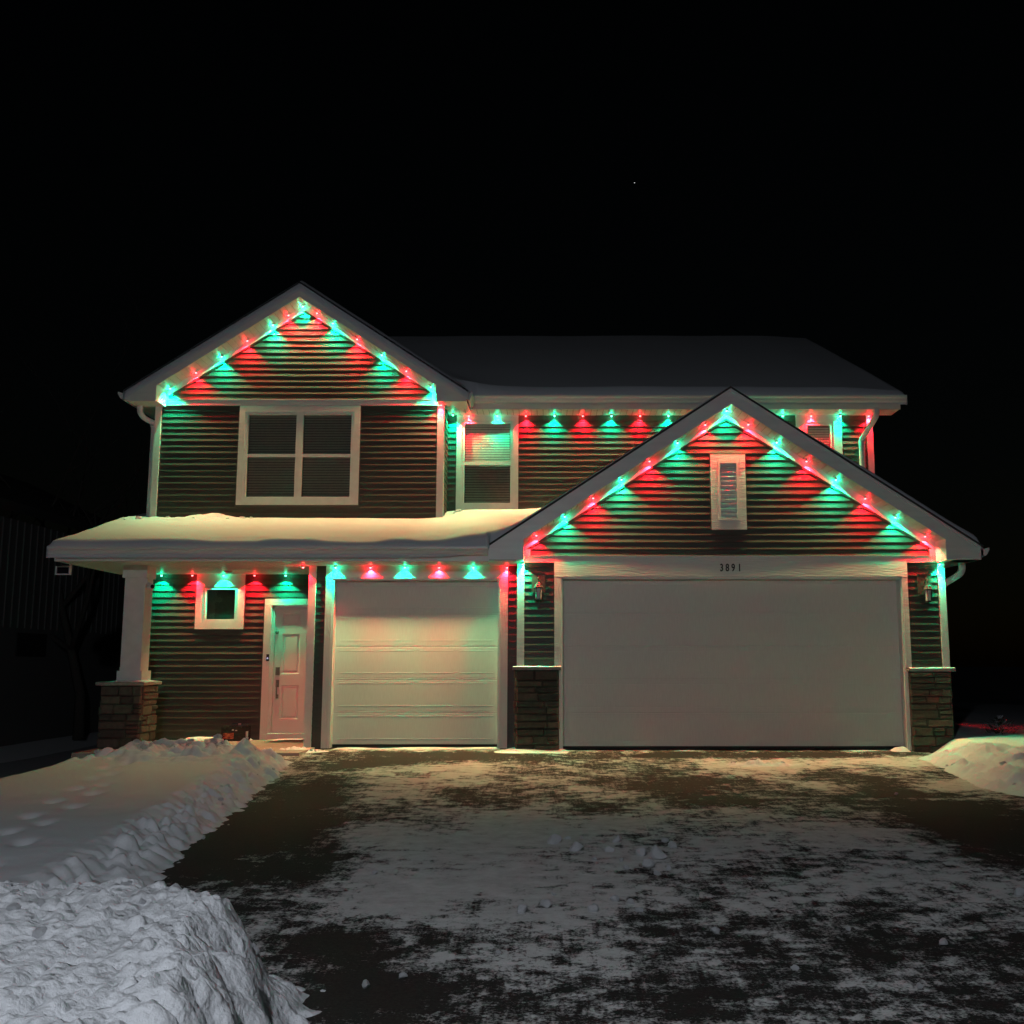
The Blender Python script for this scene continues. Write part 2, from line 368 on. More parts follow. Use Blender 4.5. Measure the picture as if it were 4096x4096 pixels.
# snow covered lawn on the left, with the shovelled edge along the driveway
def chunky(X, Y, sc, seed):
    a = vnoise(X * sc, Y * sc, seed); b = vnoise(X * sc * 2.1 + 5, Y * sc * 2.1, seed + 3)
    return np.abs(a - .5) * 1.3 + np.abs(b - .5) * .7
TRACK = [(-3.55 - .085 * i + .09 * (-1) ** i + R.uniform(-.04, .04), -8.3 + .36 * i + R.uniform(-.08, .08)) for i in range(16)]
HOLES = TRACK + [(-4.35, -2.7), (-4.15, -2.95), (-4.6, -2.3)]
def lawn_z(X, Y):
    edge = dl(Y) - .12 + .12 * fbm(X * .3 + 3, Y * 1.2, 3, 11) + .05 * fbm(X, Y * 8, 2, 15)
    front = -7.5 + .25 * fbm(X * 2, Y * .4, 3, 19)
    d = edge - X                                        # distance inside the lawn
    depth = .245 + .04 * fbm(X * .5, Y * .5, 2, 2)
    prof = .42 * sstep(-.30, .10, d) + .58 * sstep(.02, .34, d + .10 * fbm(X * 5, Y * 5, 3, 4))
    z = drive_z(Y) - .04 + depth * prof
    z += .020 * fbm(X * 2.2, Y * 2.2, 4, 6)
    z += .085 * sstep(-.40, .0, d) * (1 - sstep(.05, .38, d)) * (chunky(X, Y, 5, 31) + 10 * crumbs(X, Y, 8, 361, .5) + 9 * crumbs(X, Y, 18, 371, .6))
    pile = np.exp(-((X + 4.3) / 1.15) ** 4 - ((Y + 2.35) / .75) ** 4)   # shovelled heap before the porch
    z += pile * (.02 + .10 * (fbm(X * 3, Y * 3, 4, 41) + .3) + .75 * crumbs(X, Y, 4.5, 331, .4) + .7 * crumbs(X, Y, 9, 341, .5) + .5 * crumbs(X, Y, 18, 351, .6)) * sstep(-.2, .3, d)
    for hx, hy in HOLES: z -= .055 * np.exp(-((X - hx) / .06) ** 2 - ((Y - hy) / .10) ** 2)
    z -= .32 * np.logaddexp(0, -(X + 5.5) * 6) / 6 * (1 - .75 * sstep(-7, -12, X))      # falls away to the side yard
    z -= np.maximum(0, -(X + 8)) * .02
    z -= (.12 * sstep(-2.6, -.6, Y)) * sstep(-5.4, -6.0, X)
    walk = sstep(-1.65, -1.2, Y + .12 * fbm(X * 4, Y * 4, 2, 52)) * sstep(-5.7, -5.2, X) # shovelled walk in front of the porch
    z = z * (1 - walk) + (-.02) * walk
    z = np.where(Y < -13.3, np.minimum(z, -.36), z)
    return z
xs = np.concatenate([np.arange(-16, -7, .25), np.arange(-7, -2.3, .025)])
ys = np.concatenate([np.arange(-13.6, -9, .12), np.arange(-9, .05, .025), np.arange(.05, 14, .4)])
o, _ = heightfield('snowy_lawn', xs, ys, lawn_z, M['snow'], keep=lambda X, Y: ((X < dl(Y) + .25) & ((Y < .02) | (X < -6.55))))
tag(o, kind='structure')

# porch slab
ps = box('porch_slab', -6.48, -3.40, -.62, 1.9, -.25, .045, M['concrete']); tag(ps, kind='structure')

# right hand lawn
def rlawn(X, Y):
    d = X - 5.25
    return drive_z(Y) - .05 + .24 * sstep(0, .5, d) + .03 * fbm(X * 2, Y * 2, 3, 8) - .05 * np.maximum(X - 7, 0)
o, _ = heightfield('snowy_side_yard', np.concatenate([np.arange(5.2, 8, .06), np.arange(8, 30, 1.)]), np.concatenate([np.arange(-13.6, -5, .3), np.arange(-5, 3, .06), np.arange(3, 26, .8)]),
                   rlawn, M['snow'], keep=lambda X, Y: (X > 5.7) | (Y < -.05))
tag(o, kind='structure')

def lump(name, xs, ys, zf, mat, keep=None, label=None, cat='snow bank'):
    o, _ = heightfield(name, xs, ys, zf, mat, keep=keep); tag(o, label, cat); return o
def rbank(X, Y):
    edge = 5.0 + .10 * fbm(Y * 1.5, X, 3, 61) - .25 * sstep(-1.3, -4, Y) + .55 * sstep(-1.0, -.3, Y)
    d = X - edge
    h = .17 * sstep(-4.6, -3.2, Y) + .02
    h = h * (1 - .55 * sstep(-1.6, -.2, Y))
    prof = sstep(-.35, .55, d) * (1 - .6 * sstep(.9, 2.0, d))
    return drive_z(Y) - .03 + prof * h + sstep(-.3, .1, d) * (1 - .8 * sstep(.6, 1.6, d)) * (.12 * chunky(X, Y, 3.0, 71) + .9 * crumbs(X, Y, 4, 381, .45) + .9 * crumbs(X, Y, 9, 391, .55) + .7 * crumbs(X, Y, 18, 395, .6)) * np.minimum(h * 3, 1)
lump('snow_bank', np.arange(4.3, 7.2, .03), np.arange(-6.5, -.1, .03), rbank, M['snow'],
     label='lumpy shovelled snow bank at the driveway edge by the right stone pier', cat='snow bank')

# big plowed mound by the street
def mound(X, Y):
    right = -1.03 + .07 * fbm(Y * 1.3, X * 1.3, 3, 81) + .25 * sstep(-10.2, -12.2, Y) - .30 * sstep(-10.3, -9.4, Y)
    d = right - X
    back = -9.45 + .12 * fbm(X * 2, Y * .4, 3, 83) - .35 * sstep(-2.0, -1.2, X)
    e = back - Y
    cap = .50 + .05 * fbm(X * .7, Y * .7, 2, 84) - .05 * sstep(-2.5, -5, X)
    prof = sstep(-.07, .40, d + .16 * fbm(X * 4.5, Y * 4.5, 4, 96)) * sstep(-.05, .8, e) * sstep(-14.0, -12.4, Y)
    q = drive_z(Y) - .06
    q_ = fbm(X * 1.2, Y * 1.2, 3, 97)
    rough = .06 * (fbm(X * 1.3, Y * 1.3, 5, 85, .5) + .3) + .03 * (fbm(X * 6, Y * 6, 5, 87, .75) + .2) + .45 * crumbs(X, Y, 7, 301, .18 + .0 * q_) + .5 * crumbs(X, Y, 15, 311, .35) + .75 * crumbs(X, Y, 26, 321, .55)
    side = .8 + .7 * np.exp(-((d - .15) / .35) ** 2)
    z = q + cap * prof + rough * prof * side
    z += .06 * sstep(-.26, -.02, d) * sstep(-.3, .2, e) * (.4 + chunky(X, Y, 7, 91)) * sstep(-13.8, -12.8, Y)
    return z
lump('snow_mound', np.arange(-5.2, -.45, .016), np.arange(-13.9, -9.1, .016), mound, M['snow_rough'],
     label='large plowed snow mound with a rough crusted top beside the driveway entrance', cat='snow mound')

# clods of snow
def clod_mesh(seed, sx, sy, sz):
    bm = bmesh.new(); bmesh.ops.create_icosphere(bm, subdivisions=2, radius=1); r = random.Random(seed)
    ax = [Vector((r.uniform(-1, 1), r.uniform(-1, 1), r.uniform(-1, 1))).normalized() for _ in range(13)]
    cut = [r.uniform(.38, .85) for _ in ax]
    for v in bm.verts:
        p = v.co.copy()
        for a, c in zip(ax, cut):
            q = p.dot(a)
            if q > c: p -= a * (q - c)
        p *= 1 + r.uniform(-.10, .10); v.co = Vector((p.x * sx, p.y * sy, p.z * sz))
    me = bpy.data.meshes.new('snow_clod'); bm.to_mesh(me); bm.free(); me.materials.append(M['snow_rough']); return me
CL = [clod_mesh(i, 1, .8 + .05 * (i % 3), .6 + .08 * (i % 4)) for i in range(8)]
def clod(x, y, z, s, label, group):
    o = bpy.data.objects.new('snow_clod', R.choice(CL)); COL.objects.link(o)
    o.location = (x, y, z + s * .35); o.scale = (s, s, s); o.rotation_euler = (R.uniform(-.4, .4), R.uniform(-.4, .4), R.uniform(0, 6.28))
    tag(o, label, 'snow clod', group); return o
for u, v, s in [(1047, 1592, .075), (1072, 1584, .03), (1098, 1583, .025), (1088, 1606, .07), (1165, 1590, .06), (1150, 1608, .045), (1210, 1615, .07), (1240, 1622, .10), (1225, 1636, .06),
                (1262, 1640, .035), (1180, 1640, .035), (1120, 1720, .06), (1122, 1624, .03), (985, 1722, .05), (1030, 1712, .045), (1240, 1650, .03), (1172, 1626, .03), (1255, 1590, .04), (1270, 1600, .05),
                (1160, 1700, .035), (1190, 1705, .03), (1045, 1690, .025), (1205, 1720, .03), (690, 1860, .03), (760, 1845, .025), (1780, 1782, .03), (1735, 1865, .025), (1690, 1500, .03), (1925, 1690, .05), (1415, 1660, .02),
                (705, 1650, .03), (1600, 1755, .02), (940, 1800, .025), (1500, 1830, .025), (1350, 1760, .03)]:
    x, y = px_ground(u, v); clod(x, y, float(drive_z(np.array(y))), s, *(('large broken snow block in the loose cluster on the driveway', 'large snow blocks on the driveway') if s >= .055 else ('small loose snow clod on the packed snow of the driveway', 'small snow clods on the driveway')))
for i in range(46):
    x = R.gauss(-4.15, .6); y = R.gauss(-2.2, .4)
    if x > dl(y) - .1 or y > -1.7: continue
    clod(x, y, float(lawn_z(np.array([x]), np.array([y]))[0]) - .02, R.uniform(.025, .065), 'snow clod on the shovelled heap in front of the porch', 'snow clods on the heap by the porch')
for i in range(34):
    y = R.uniform(-7.2, -2.2); x = float(dl(y)) + R.gauss(.0, .08)
    clod(x, y, max(float(lawn_z(np.array([x]), np.array([y]))[0]), float(drive_z(np.array(y)))) - .01, R.uniform(.012, .035), 'snow clod along the cut snow edge of the lawn', 'snow clods along the lawn edge')
for i in range(190):
    x = R.uniform(-4.2, -1.0); y = R.gauss(-10.4, .7)
    if y < -12 or y > -9.4: continue
    z = float(mound(np.array([x]), np.array([y]))[0])
    if z < -.05: continue
    clod(x, y, z - .01, R.choice([.010, .012, .015, .02, .03, .04]), 'small icy clod frozen on the big snow mound', 'snow clods on the mound')
def heap(X, Y):
    m_ = np.exp(-((X - 2.65) / .42) ** 2 - ((Y + 1.68) / .16) ** 2)
    return drive_z(Y) - .012 + m_ * (.045 + .6 * crumbs(X, Y, 9, 401, .6) + .6 * crumbs(X, Y, 18, 405, .6))
lump('snow_heap', np.arange(1.9, 3.4, .02), np.arange(-2.1, -1.25, .02), heap, M['snow'], label='low crumbly snow heap in front of the double garage door', cat='snow heap')
def heap2(X, Y):
    m_ = np.exp(-((X + 3.62) / .34) ** 2 - ((Y + .02) / .16) ** 2)
    return .02 - .012 + m_ * (.05 + .6 * crumbs(X, Y, 9, 411, .6) + .6 * crumbs(X, Y, 18, 415, .6))
lump('snow_heap', np.arange(-4.3, -2.95, .02), np.arange(-.42, .31, .02), heap2, M['snow'], label='low crumbly snow heap at the foot of the white corner post', cat='snow heap')
for i in range(10):
    x = R.gauss(2.62, .28); y = R.gauss(-1.70, .10)
    clod(x, y, float(drive_z(np.array(y))) - .005, R.uniform(.02, .06), 'snow clod of the little heap in front of the double garage door', 'snow clods before the double garage')
for i in range(10):
    x = R.gauss(-3.55, .22); y = R.gauss(.0, .12)
    clod(x, y, .02, R.uniform(.015, .045), 'snow clod of the small heap at the white corner post', 'snow clods by the corner post')
for i in range(9):
    y = R.uniform(-4.6, -.9); x = 5.0 + R.gauss(0, .25)
    clod(x, y, max(float(rbank(np.array([x]), np.array([y]))[0]), float(drive_z(np.array(y)))) - .01, R.uniform(.02, .07), 'snow clod fallen from the bank by the right stone pier', 'snow clods by the right bank')

# little drifts left against the doors
def drift(name, x0, x1, y, h, w, label, seed):
    xs = np.arange(x0, x1 + .001, .03); ys = np.linspace(y - w, y, 7)
    def zf(X, Y):
        t = (Y - (y - w)) / w; n = .55 + .9 * fbm(X * 2.5, X * 0 + seed, 3, seed)
        e = sstep(0, .12, X - x0) * sstep(0, .12, x1 - X)
        return drive_z(Y) - .01 + h * np.clip(n, 0, 1) * t ** .7 * e
    o, _ = heightfield(name, xs, ys, zf, M['snow']); tag(o, label, 'snow drift'); return o
drift('snow_drift', -3.20, -.70, .42, .045, .16, 'thin snow drift along the foot of the single garage door', 3)
drift('snow_drift', -.85, .30, -.02, .075, .28, 'snow drift at the foot of the left stone pier', 6)
drift('snow_drift', .10, 5.1, .06, .02, .12, 'thin line of snow along the foot of the double garage door', 9)
drift('snow_drift', 4.78, 5.12, .04, .10, .16, 'snow heap in the right bottom corner of the double garage door', 12)
drift('snow_drift', -5.85, -4.68, 1.79, .09, .14, 'narrow snow line along the porch wall', 15).location.z = .03

# ------------------------------------------------------------------ siding
def board(parent, y, z, h, xa, xb, xat=None, xbt=None):
    xat = xa if xat is None else xat; xbt = xb if xbt is None else xbt
    if xb - xa < .02: return
    k = h / EXP
    P = [(0., -.016), (.006, -.017), (.45, -.009), (1., -.003)]           # butt stands out, top tucks under the next course
    v = []; j = R.uniform(-.0012, .0012)
    for t, yy in P: v.append((xa + (xat - xa) * t, y + (yy + j) * (1 if t < 1 else 1), z + h * t))
    for t, yy in P: v.append((xb + (xbt - xb) * t, y + (yy + j), z + h * t))
    v += [(xa, y, z), (xb, y, z)]
    f = [(0, 1, 5, 4)[::-1], (1, 2, 6, 5)[::-1], (2, 3, 7, 6)[::-1], (8, 0, 4, 9)[::-1]]
    f = [(0, 4, 5, 1), (1, 5, 6, 2), (2, 6, 7, 3), (8, 9, 4, 0), (8, 0, 1, 2, 3), (9, 7, 6, 5, 4)]
    mesh('siding_board', v, f, M['siding'], parent)

def courses(parent, y, z0, z1, spans, z_anchor=None):
    """spans(zmid, z, ztop) -> list of (xa, xb, xat, xbt)"""
    z = z0
    while z < z1 - .012:
        h = min(EXP, z1 - z)
        for sp in spans(z + h / 2, z, z + h): board(parent, y, z, h, *sp)
        z += EXP

def gable_spans(cx, cz, x0, x1, s=S, holes=()):
    def f(zm, z, zt):
        xa = max(x0, cx - (cz - z) / s); xb = min(x1, cx + (cz - z) / s)
        xat = max(x0, cx - max(cz - zt, 0) / s); xbt = min(x1, cx + max(cz - zt, 0) / s)
        for (ha, hb, hz0, hz1) in holes:
            if hz0 < zm < hz1: return [(xa, ha, xat, ha), (hb, xb, hb, xbt)]
        return [(xa, xb, xat, xbt)]
    return f
def rect_spans(x0, x1, holes=()):
    def f(zm, z, zt):
        segs = [(x0, x1)]
        for (ha, hb, hz0, hz1) in holes:
            if hz0 < zm < hz1:
                ns = []
                for a, b in segs:
                    if hb <= a or ha >= b: ns.append((a, b)); continue
                    if ha > a: ns.append((a, ha))
                    if hb < b: ns.append((hb, b))
                segs = ns
        return [(a, b, a, b) for a, b in segs]
    return f

# ------------------------------------------------------------------ walls (cores behind the siding)
def wall(name, pts, y, depth, label=None):
    o = prism(name, pts, y, y + depth, M['siding'], house)
    return o
# double garage front: gable, header, strips; opening 0.165 .. 5.075, 0 .. 2.485
OX0, OX1, OZ = .162, 5.078, 2.478
wg = empty('garage_gable_wall', parent=house)
gc = MB()
gc.prism([(-.47, 2.47), (5.70, 2.47), (5.70, 2.95), (GX + .03, 4.98), (GX - .03, 4.98), (-.47, 2.95)], YG, YG + .12)
gc.box(-.47, OX0 - .02, YG, YG + .12, -.1, 2.47); gc.box(OX1 + .02, 5.70, YG, YG + .12, -.1, 2.47)
gc.box(5.58, 5.70, YG + .12, 6, -.1, 2.9)                    # right side wall
gc.build('sheathing', M['siding'], wg)
courses(wg, YG, 2.785, 4.86, gable_spans(GX, 4.815, -.28, 5.50, holes=[(2.355, 2.865, 3.17, 4.285)]))
ws = empty('garage_pier_siding', parent=house)
courses(ws, YG, 1.20, 2.69, rect_spans(-.375, .055)); courses(ws, YG, 1.185, 2.69, rect_spans(5.17, 5.61))
# trims
def trim(name, x0, x1, z0, z1, y, t=.032, mat='trim', parent=house, back=0): return box(name, x0, x1, y - t, y + back, z0, z1, M[mat], parent)
trim('header_board', .06, 5.165, 2.487, 2.783, YG, .034, 'wood'); trim('frieze_board', -.372, .058, 2.692, 2.783, YG, .034, 'wood'); trim('frieze_board', 5.167, 5.60, 2.692, 2.783, YG, .034, 'wood')
trim('garage_casing', .063, OX0, 1.20, 2.485, YG, .032, 'wood_v'); trim('garage_casing', OX1, 5.163, 1.185, 2.485, YG, .032, 'wood_v')
trim('garage_casing', .128, OX0, .03, 1.16, YG, .026); trim('garage_casing', OX1, 5.108, .03, 1.15, YG, .026)
trim('corner_board', -.474, -.372, 1.20, 2.675, YG, .036, back=.09); trim('corner_board', 5.608, 5.706, 1.185, 2.675, YG, .036, back=.09)
# jamb and stop of the double door
jm = MB(); jm.box(OX0, OX0 + .022, YG - .02, YG + .2, .03, OZ - .002); jm.box(OX1 - .022, OX1, YG - .02, YG + .16, .03, OZ - .002); jm.box(OX0 + .001, OX1 - .001, YG - .02, YG + .16, OZ - .024, OZ + .008)
jm.build('garage_jamb', M['trim'], house)
# frieze along the rakes
def rake_boards(cx, cz, x0, x1, y, zlow, hgt, nm='rake_frieze'):
    for sgn, xe in ((-1, x0), (1, x1)):
        zt = lambda x: cz - S * abs(x - cx)
        pts = [(cx, cz - hgt), (cx, cz), (xe, zt(xe)), (xe, zt(xe) - hgt)]
        if sgn > 0: pts = [(cx, cz), (cx, cz - hgt), (xe, zt(xe) - hgt), (xe, zt(xe))]
        prism(nm, pts, y - .034, y, M['trim'], house)
        # dark channel below it
        q = [(cx, cz - hgt - .028), (cx, cz - hgt - .001), (xe, zt(xe) - hgt - .001), (xe, zt(xe) - hgt - .028)]
        if sgn > 0: q = q[::-1]
        prism('j_channel', q, y - .024, y, M['siding'], house)
rake_boards(GX, 4.955, -.372, 5.585, YG, 0, .125)
trim('rake_frieze', -.372, -.285, 2.785, 2.885, YG, .0335); trim('rake_frieze', 5.505, 5.59, 2.785, 2.885, YG, .0335)
MJ = lambda x0, x1, z0, z1, y, t=.021: box('j_channel', x0, x1, y - t, y, z0, z1, M['siding'], house)
MJ(.056, .063, 1.2, 2.69, YG); MJ(5.163, 5.170, 1.2, 2.69, YG); MJ(-.283, -.268, 2.785, 2.92, YG, .024); MJ(5.488, 5.503, 2.785, 2.92, YG, .024)
MJ(-.27, 5.49, 2.785, 2.793, YG, .02)
box('drip_cap', -.285, 5.505, YG - .042, YG, 2.7845, 2.789, M['trim'], house)
MJ(2.341, 2.353, 3.165, 4.29, YG, .024); MJ(2.866, 2.878, 3.165, 4.29, YG, .024); MJ(2.341, 2.878, 4.286, 4.30, YG, .024)

# gable vent
vt = empty('gable_vent', parent=house)
m = MB(); m.box(2.355, 2.458, -.036, 0, 3.172, 4.283); m.box(2.768, 2.864, -.036, 0, 3.172, 4.283); m.box(2.458, 2.768, -.036, 0, 4.180, 4.283); m.box(2.458, 2.768, -.036, 0, 3.172, 3.31); m.build('vent_casing', M['wood'], vt)
m = MB(); m.box(2.459, 2.492, -.05, .0, 3.311, 4.179); m.box(2.732, 2.767, -.05, .0, 3.311, 4.179); m.box(2.492, 2.732, -.05, 0, 4.150, 4.179); m.box(2.492, 2.732, -.05, 0, 3.311, 3.332); m.build('vent_frame', M['trim'], vt)
box('vent_back', 2.49, 2.74, -.004, -.001, 3.33, 4.16, M['plastic'], vt)
for i in range(12):
    z = 3.336 + i * .0675
    q = MB(); q.xprism([(-.038, z), (-.006, z + .038), (-.006, z + .046), (-.042, z + .009)], 2.5, 2.724); q.build('vent_slat', M['trim'], vt)

# house number
for ch, x in zip('3891', (2.455, 2.537, 2.622, 2.713)):
    cu = bpy.data.curves.new('digit', 'FONT'); cu.body = ch; cu.size = .150; cu.extrude = .004; cu.offset = .0035
    t = bpy.data.objects.new('digit', cu); COL.objects.link(t)
    me = bpy.data.meshes.new_from_object(t); bpy.data.objects.remove(t)
    o = bpy.data.objects.new('house_number', me); COL.objects.link(o); o.parent = house
    o.location = (x, YG - .041, 2.566); o.rotation_euler = (math.pi / 2, 0, 0); o.scale = (.72, 1, 1)
    me.materials.clear(); me.materials.append(M['rubber'])

# ------------------------------------------------------------------ single garage wall
SX0, SX1, SZ = -3.205, -.745, 2.462
wsg = empty('single_garage_wall', parent=house)
m = MB(); m.box(-3.56, SX0 - .02, YS, YS + .1, -.1, 2.72); m.box(SX1 + .02, .0, YS, YS + .1, -.1, 2.72); m.box(SX0 - .02, SX1 + .02, YS, YS + .1, 2.48, 2.72)
m.box(-3.555, -3.46, YS + .1, YE + .1, -.1, 2.72); m.build('sheathing', M['siding'], wsg)
courses(wsg, YS, .03, SOF, rect_spans(-3.456, -3.315)); courses(wsg, YS, .03, SOF, rect_spans(-.615, -.36))
trim('header_board', -3.222, -.73, 2.49, SOF, YS, .034, 'wood'); trim('garage_casing', -3.312, -3.212, .03, 2.488, YS, .034, 'wood_v'); trim('garage_casing', -.74, -.622, .03, 2.488, YS, .034, 'wood_v')
trim('header_board', -3.312, -3.224, 2.49, SOF, YS, .034, 'wood'); trim('header_board', -.728, -.622, 2.49, SOF, YS, .034, 'wood')
MJ(-3.327, -3.313, .03, SOF, YS); MJ(-.621, -.607, .03, SOF, YS)
trim('corner_board', -3.563, -3.456, .03, SOF, YS, .036, back=.1)
jm = MB(); jm.box(SX0 - .008, SX0 + .02, YS - .024, YS + .2, .03, SZ); jm.box(SX1 - .02, SX1 + .008, YS - .024, YS + .2, .03, SZ); jm.box(SX0 - .008, SX1 + .008, YS - .024, YS + .2, SZ, SZ + .028)
jm.build('garage_jamb', M['trim'], house)

# garage doors
def garage_door(x0, x1, z0, z1, y, nsec, npan, proud, label):
    d = empty('garage_door', parent=house); d['label'] = label
    hs = (z1 - z0) / nsec; mrg = .07; gap = .085; wp = (x1 - x0 - 2 * mrg - gap * (npan - 1)) / npan
    for i in range(nsec):
        a = z0 + i * hs; b = a + hs
        m = MB()
        # section with a tongue: step-downs near the joints
        g_ = proud * .7
        m.xprism([(y, a + .006), (y, b - .030), (y + g_, b - .026), (y + g_, b - .016), (y, b - .012), (y, b - .004), (y + g_, b - .0005), (y + .05, b - .0005), (y + .05, a + .0005), (y + g_, a + .0005)], x0, x1)
        for k in range(npan):
            p0 = x0 + mrg + k * (wp + gap); p1 = p0 + wp; c0 = a + .075; c1 = b - .075; e = .012; ex = .035
            for zc in (c0, c1):
                m.xprism([(y - .0003, zc - .007), (y - proud, zc - .002), (y - proud, zc + .002), (y - .0003, zc + .007)][::-1], p0, p1)
        m.build('door_section', M['gdoor'], d)
    box('bottom_seal', x0, x1, y - .005, y + .045, z0 - .035, z0 - .001, M['rubber'], d)
    return d
garage_door(SX0 + .02, SX1 - .02, .075, SZ - .001, YS + .155, 5, 4, .0022, 'single white garage door with embossed panels under the porch eave')
garage_door(OX0 + .022, OX1 - .022, .075, OZ - .026, YG + .155, 5, 8, .0012, 'wide double white garage door under the house number')

# ------------------------------------------------------------------ porch wall, small window, entry door
we = empty('porch_wall', parent=house)
m = MB(); m.box(-6.53, -5.60, YE, YE + .1, -.1, 3.6); m.box(-5.60, -5.02, YE, YE + .1, -.1, 1.9); m.box(-5.60, -5.02, YE, YE + .1, 2.47, 3.6); m.box(-5.02, -4.46, YE, YE + .1, -.1, 3.6)
m.box(-4.46, -3.46, YE, YE + .1, 2.15, 3.6); m.box(-3.50, -1.75, YE, YE + .1, 2.5, 3.6); m.build('sheathing', M['siding'], we)
courses(we, YE, .075, SOF, rect_spans(-6.43, -3.565, [(-5.712, -4.932, 1.79, 3), (-4.60, -3.3, 0, 2.28)]))
trim('corner_board', -6.535, -6.432, .05, SOF, YE, .036, back=.1)
trim('door_casing', -4.598, -4.48, .052, 2.17, YE, .034, 'wood_v'); trim('door_casing', -4.598, -3.565, 2.172, 2.275, YE, .034, 'wood')
MJ(-4.612, -4.599, .06, 2.28, YE); MJ(-4.612, -3.565, 2.276, 2.288, YE, .022); MJ(-5.724, -5.712, 1.785, SOF, YE); MJ(-4.931, -4.919, 1.785, SOF, YE)
m = MB(); m.box(-4.479, -4.43, YE - .02, YE + .12, .1, 2.168); m.box(-4.479, -3.5, YE - .02, YE + .12, 2.12, 2.168); m.box(-4.479, -3.5, YE - .06, YE + .12, .052, .148); m.build('door_jamb', M['trim'], house)
ed = empty('entry_door', parent=house); ed['label'] = 'white six panel entry door with handle set'
dx0, dx1, dz0, dz1, dy = -4.425, -3.515, .152, 2.115, YE + .018
m = MB()
cols = [(dx0 + .115, dx0 + .405), (dx1 - .405, dx1 - .115)]; rows = [(.215, .75), (.93, 1.56), (1.69, 1.90)]
zz = [dz0] + [dz0 + q for r_ in rows for q in r_] + [dz1]; xx = [dx0] + [q for c in cols for q in c] + [dx1]
# door leaf as a grid with sunk panels
for i in range(len(xx) - 1):
    for j in range(len(zz) - 1):
        a, b, c, d = xx[i], xx[i + 1], zz[j], zz[j + 1]
        if i % 2 == 1 and j % 2 == 1:
            e, g_, q = .022, .05, .014
            m.add([(a, dy, c), (b, dy, c), (b, dy, d), (a, dy, d),
                   (a + e, dy + q, c + e), (b - e, dy + q, c + e), (b - e, dy + q, d - e), (a + e, dy + q, d - e),
                   (a + g_, dy + .003, c + g_), (b - g_, dy + .003, c + g_), (b - g_, dy + .003, d - g_), (a + g_, dy + .003, d - g_)],
                  [(0, 1, 5, 4), (1, 2, 6, 5), (2, 3, 7, 6), (3, 0, 4, 7), (4, 5, 9, 8), (5, 6, 10, 9), (6, 7, 11, 10), (7, 4, 8, 11), (8, 9, 10, 11)])
        else:
            m.add([(a, dy, c), (b, dy, c), (b, dy, d), (a, dy, d)], [(0, 1, 2, 3)])
m.box(dx0, dx1, dy + .016, dy + .05, dz0, dz1); m.build('door_leaf', M['door'], ed)
box('door_sweep', dx0, dx1, dy - .004, dy + .05, dz0 - .018, dz0 - .001, M['rubber'], ed)
box('dead_bolt', dx0 + .035, dx0 + .10, dy - .03, dy, 1.06, 1.185, M['nickel'], ed)
m = MB(); m.box(dx0 + .042, dx0 + .095, dy - .02, dy, .87, .985); m.box(dx0 + .05, dx0 + .09, dy - .02, dy, .69, .755); m.build('handle_plate', M['nickel'], ed)
m = MB(); m.tube([(dx0 + .068, dy - .02, .92), (dx0 + .068, dy - .06, .91), (dx0 + .068, dy - .066, .83), (dx0 + .068, dy - .06, .74), (dx0 + .068, dy - .02, .725)], .009); m.build('pull_handle', M['nickel'], ed, True)
m = MB(); m.lathe([(.03, 0), (.03, .012), (.018, .02)]); kn = m.build('door_viewer', M['nickel'], ed, True); kn.rotation_euler = (math.pi / 2, 0, 0); kn.location = (dx0 + .03, dy, 1.74)

# windows
def sheet(p, q, y, c, d, w, mt='glass'): mesh('pane', [(p, y, c), (q, y, c), (q, y, d), (p, y, d)], [(0, 1, 2, 3)], M[mt], w)
def window(x0, x1, z0, z1, y, label, cas=(.10, .09, .12), mull=None, rail=None, blind=True, slat_gap=.044, mt='glass'):
    w = empty('window', parent=house); w['label'] = label
    cs, ct, cb = cas
    m = MB(); t = .034
    m.box(x0, x0 + cs, y - t, y, z0, z1); m.box(x1 - cs, x1, y - t, y, z0, z1); m.box(x0 + cs, x1 - cs, y - t, y, z1 - ct, z1); m.box(x0 + cs, x1 - cs, y - t, y, z0, z0 + cb); m.build('window_casing', M['trim'], w)
    a, b, c, d = x0 + cs, x1 - cs, z0 + cb, z1 - ct; fr = .05
    m = MB(); yf = y - .022
    m.box(a, a + fr, yf, y + .07, c, d); m.box(b - fr, b, yf, y + .07, c, d); m.box(a + fr, b - fr, yf, y + .07, d - fr, d); m.box(a + fr, b - fr, yf, y + .07, c, c + fr)
    cells = [(a + fr, b - fr)]
    if mull: m.box(mull[0], mull[1], yf, y + .07, c + fr, d - fr); cells = [(a + fr, mull[0]), (mull[1], b - fr)]
    m.build('window_frame', M['trim'], w)
    for p, q in cells:
        if rail:
            box('meeting_rail', p, q, y - .006, y + .05, rail[0], rail[1], M['trim'], w)
            sheet(p, q, y + .014, c + fr, rail[0], w, mt if mt == 'screen_dim_tint' else 'screen_dim_tint'); sheet(p, q, y + .032, rail[1], d - fr, w, mt)
        else: sheet(p, q, y + .02, c + fr, d - fr, w)
        if blind:
            z = c + fr + .02
            while z < d - fr - .01:
                s_ = MB(); s_.xprism([(y + .060, z), (y + .063, z - .001), (y + .068, z + .034), (y + .065, z + .0355)], p + .008, q - .008)
                s_.build('blind_slat', M['blind'], w); z += slat_gap
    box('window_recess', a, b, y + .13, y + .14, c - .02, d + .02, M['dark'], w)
    return w
window(-5.712, -4.932, 1.79, SOF, YE, 'small square white framed window on the porch', (.105, .20, .11), blind=False)
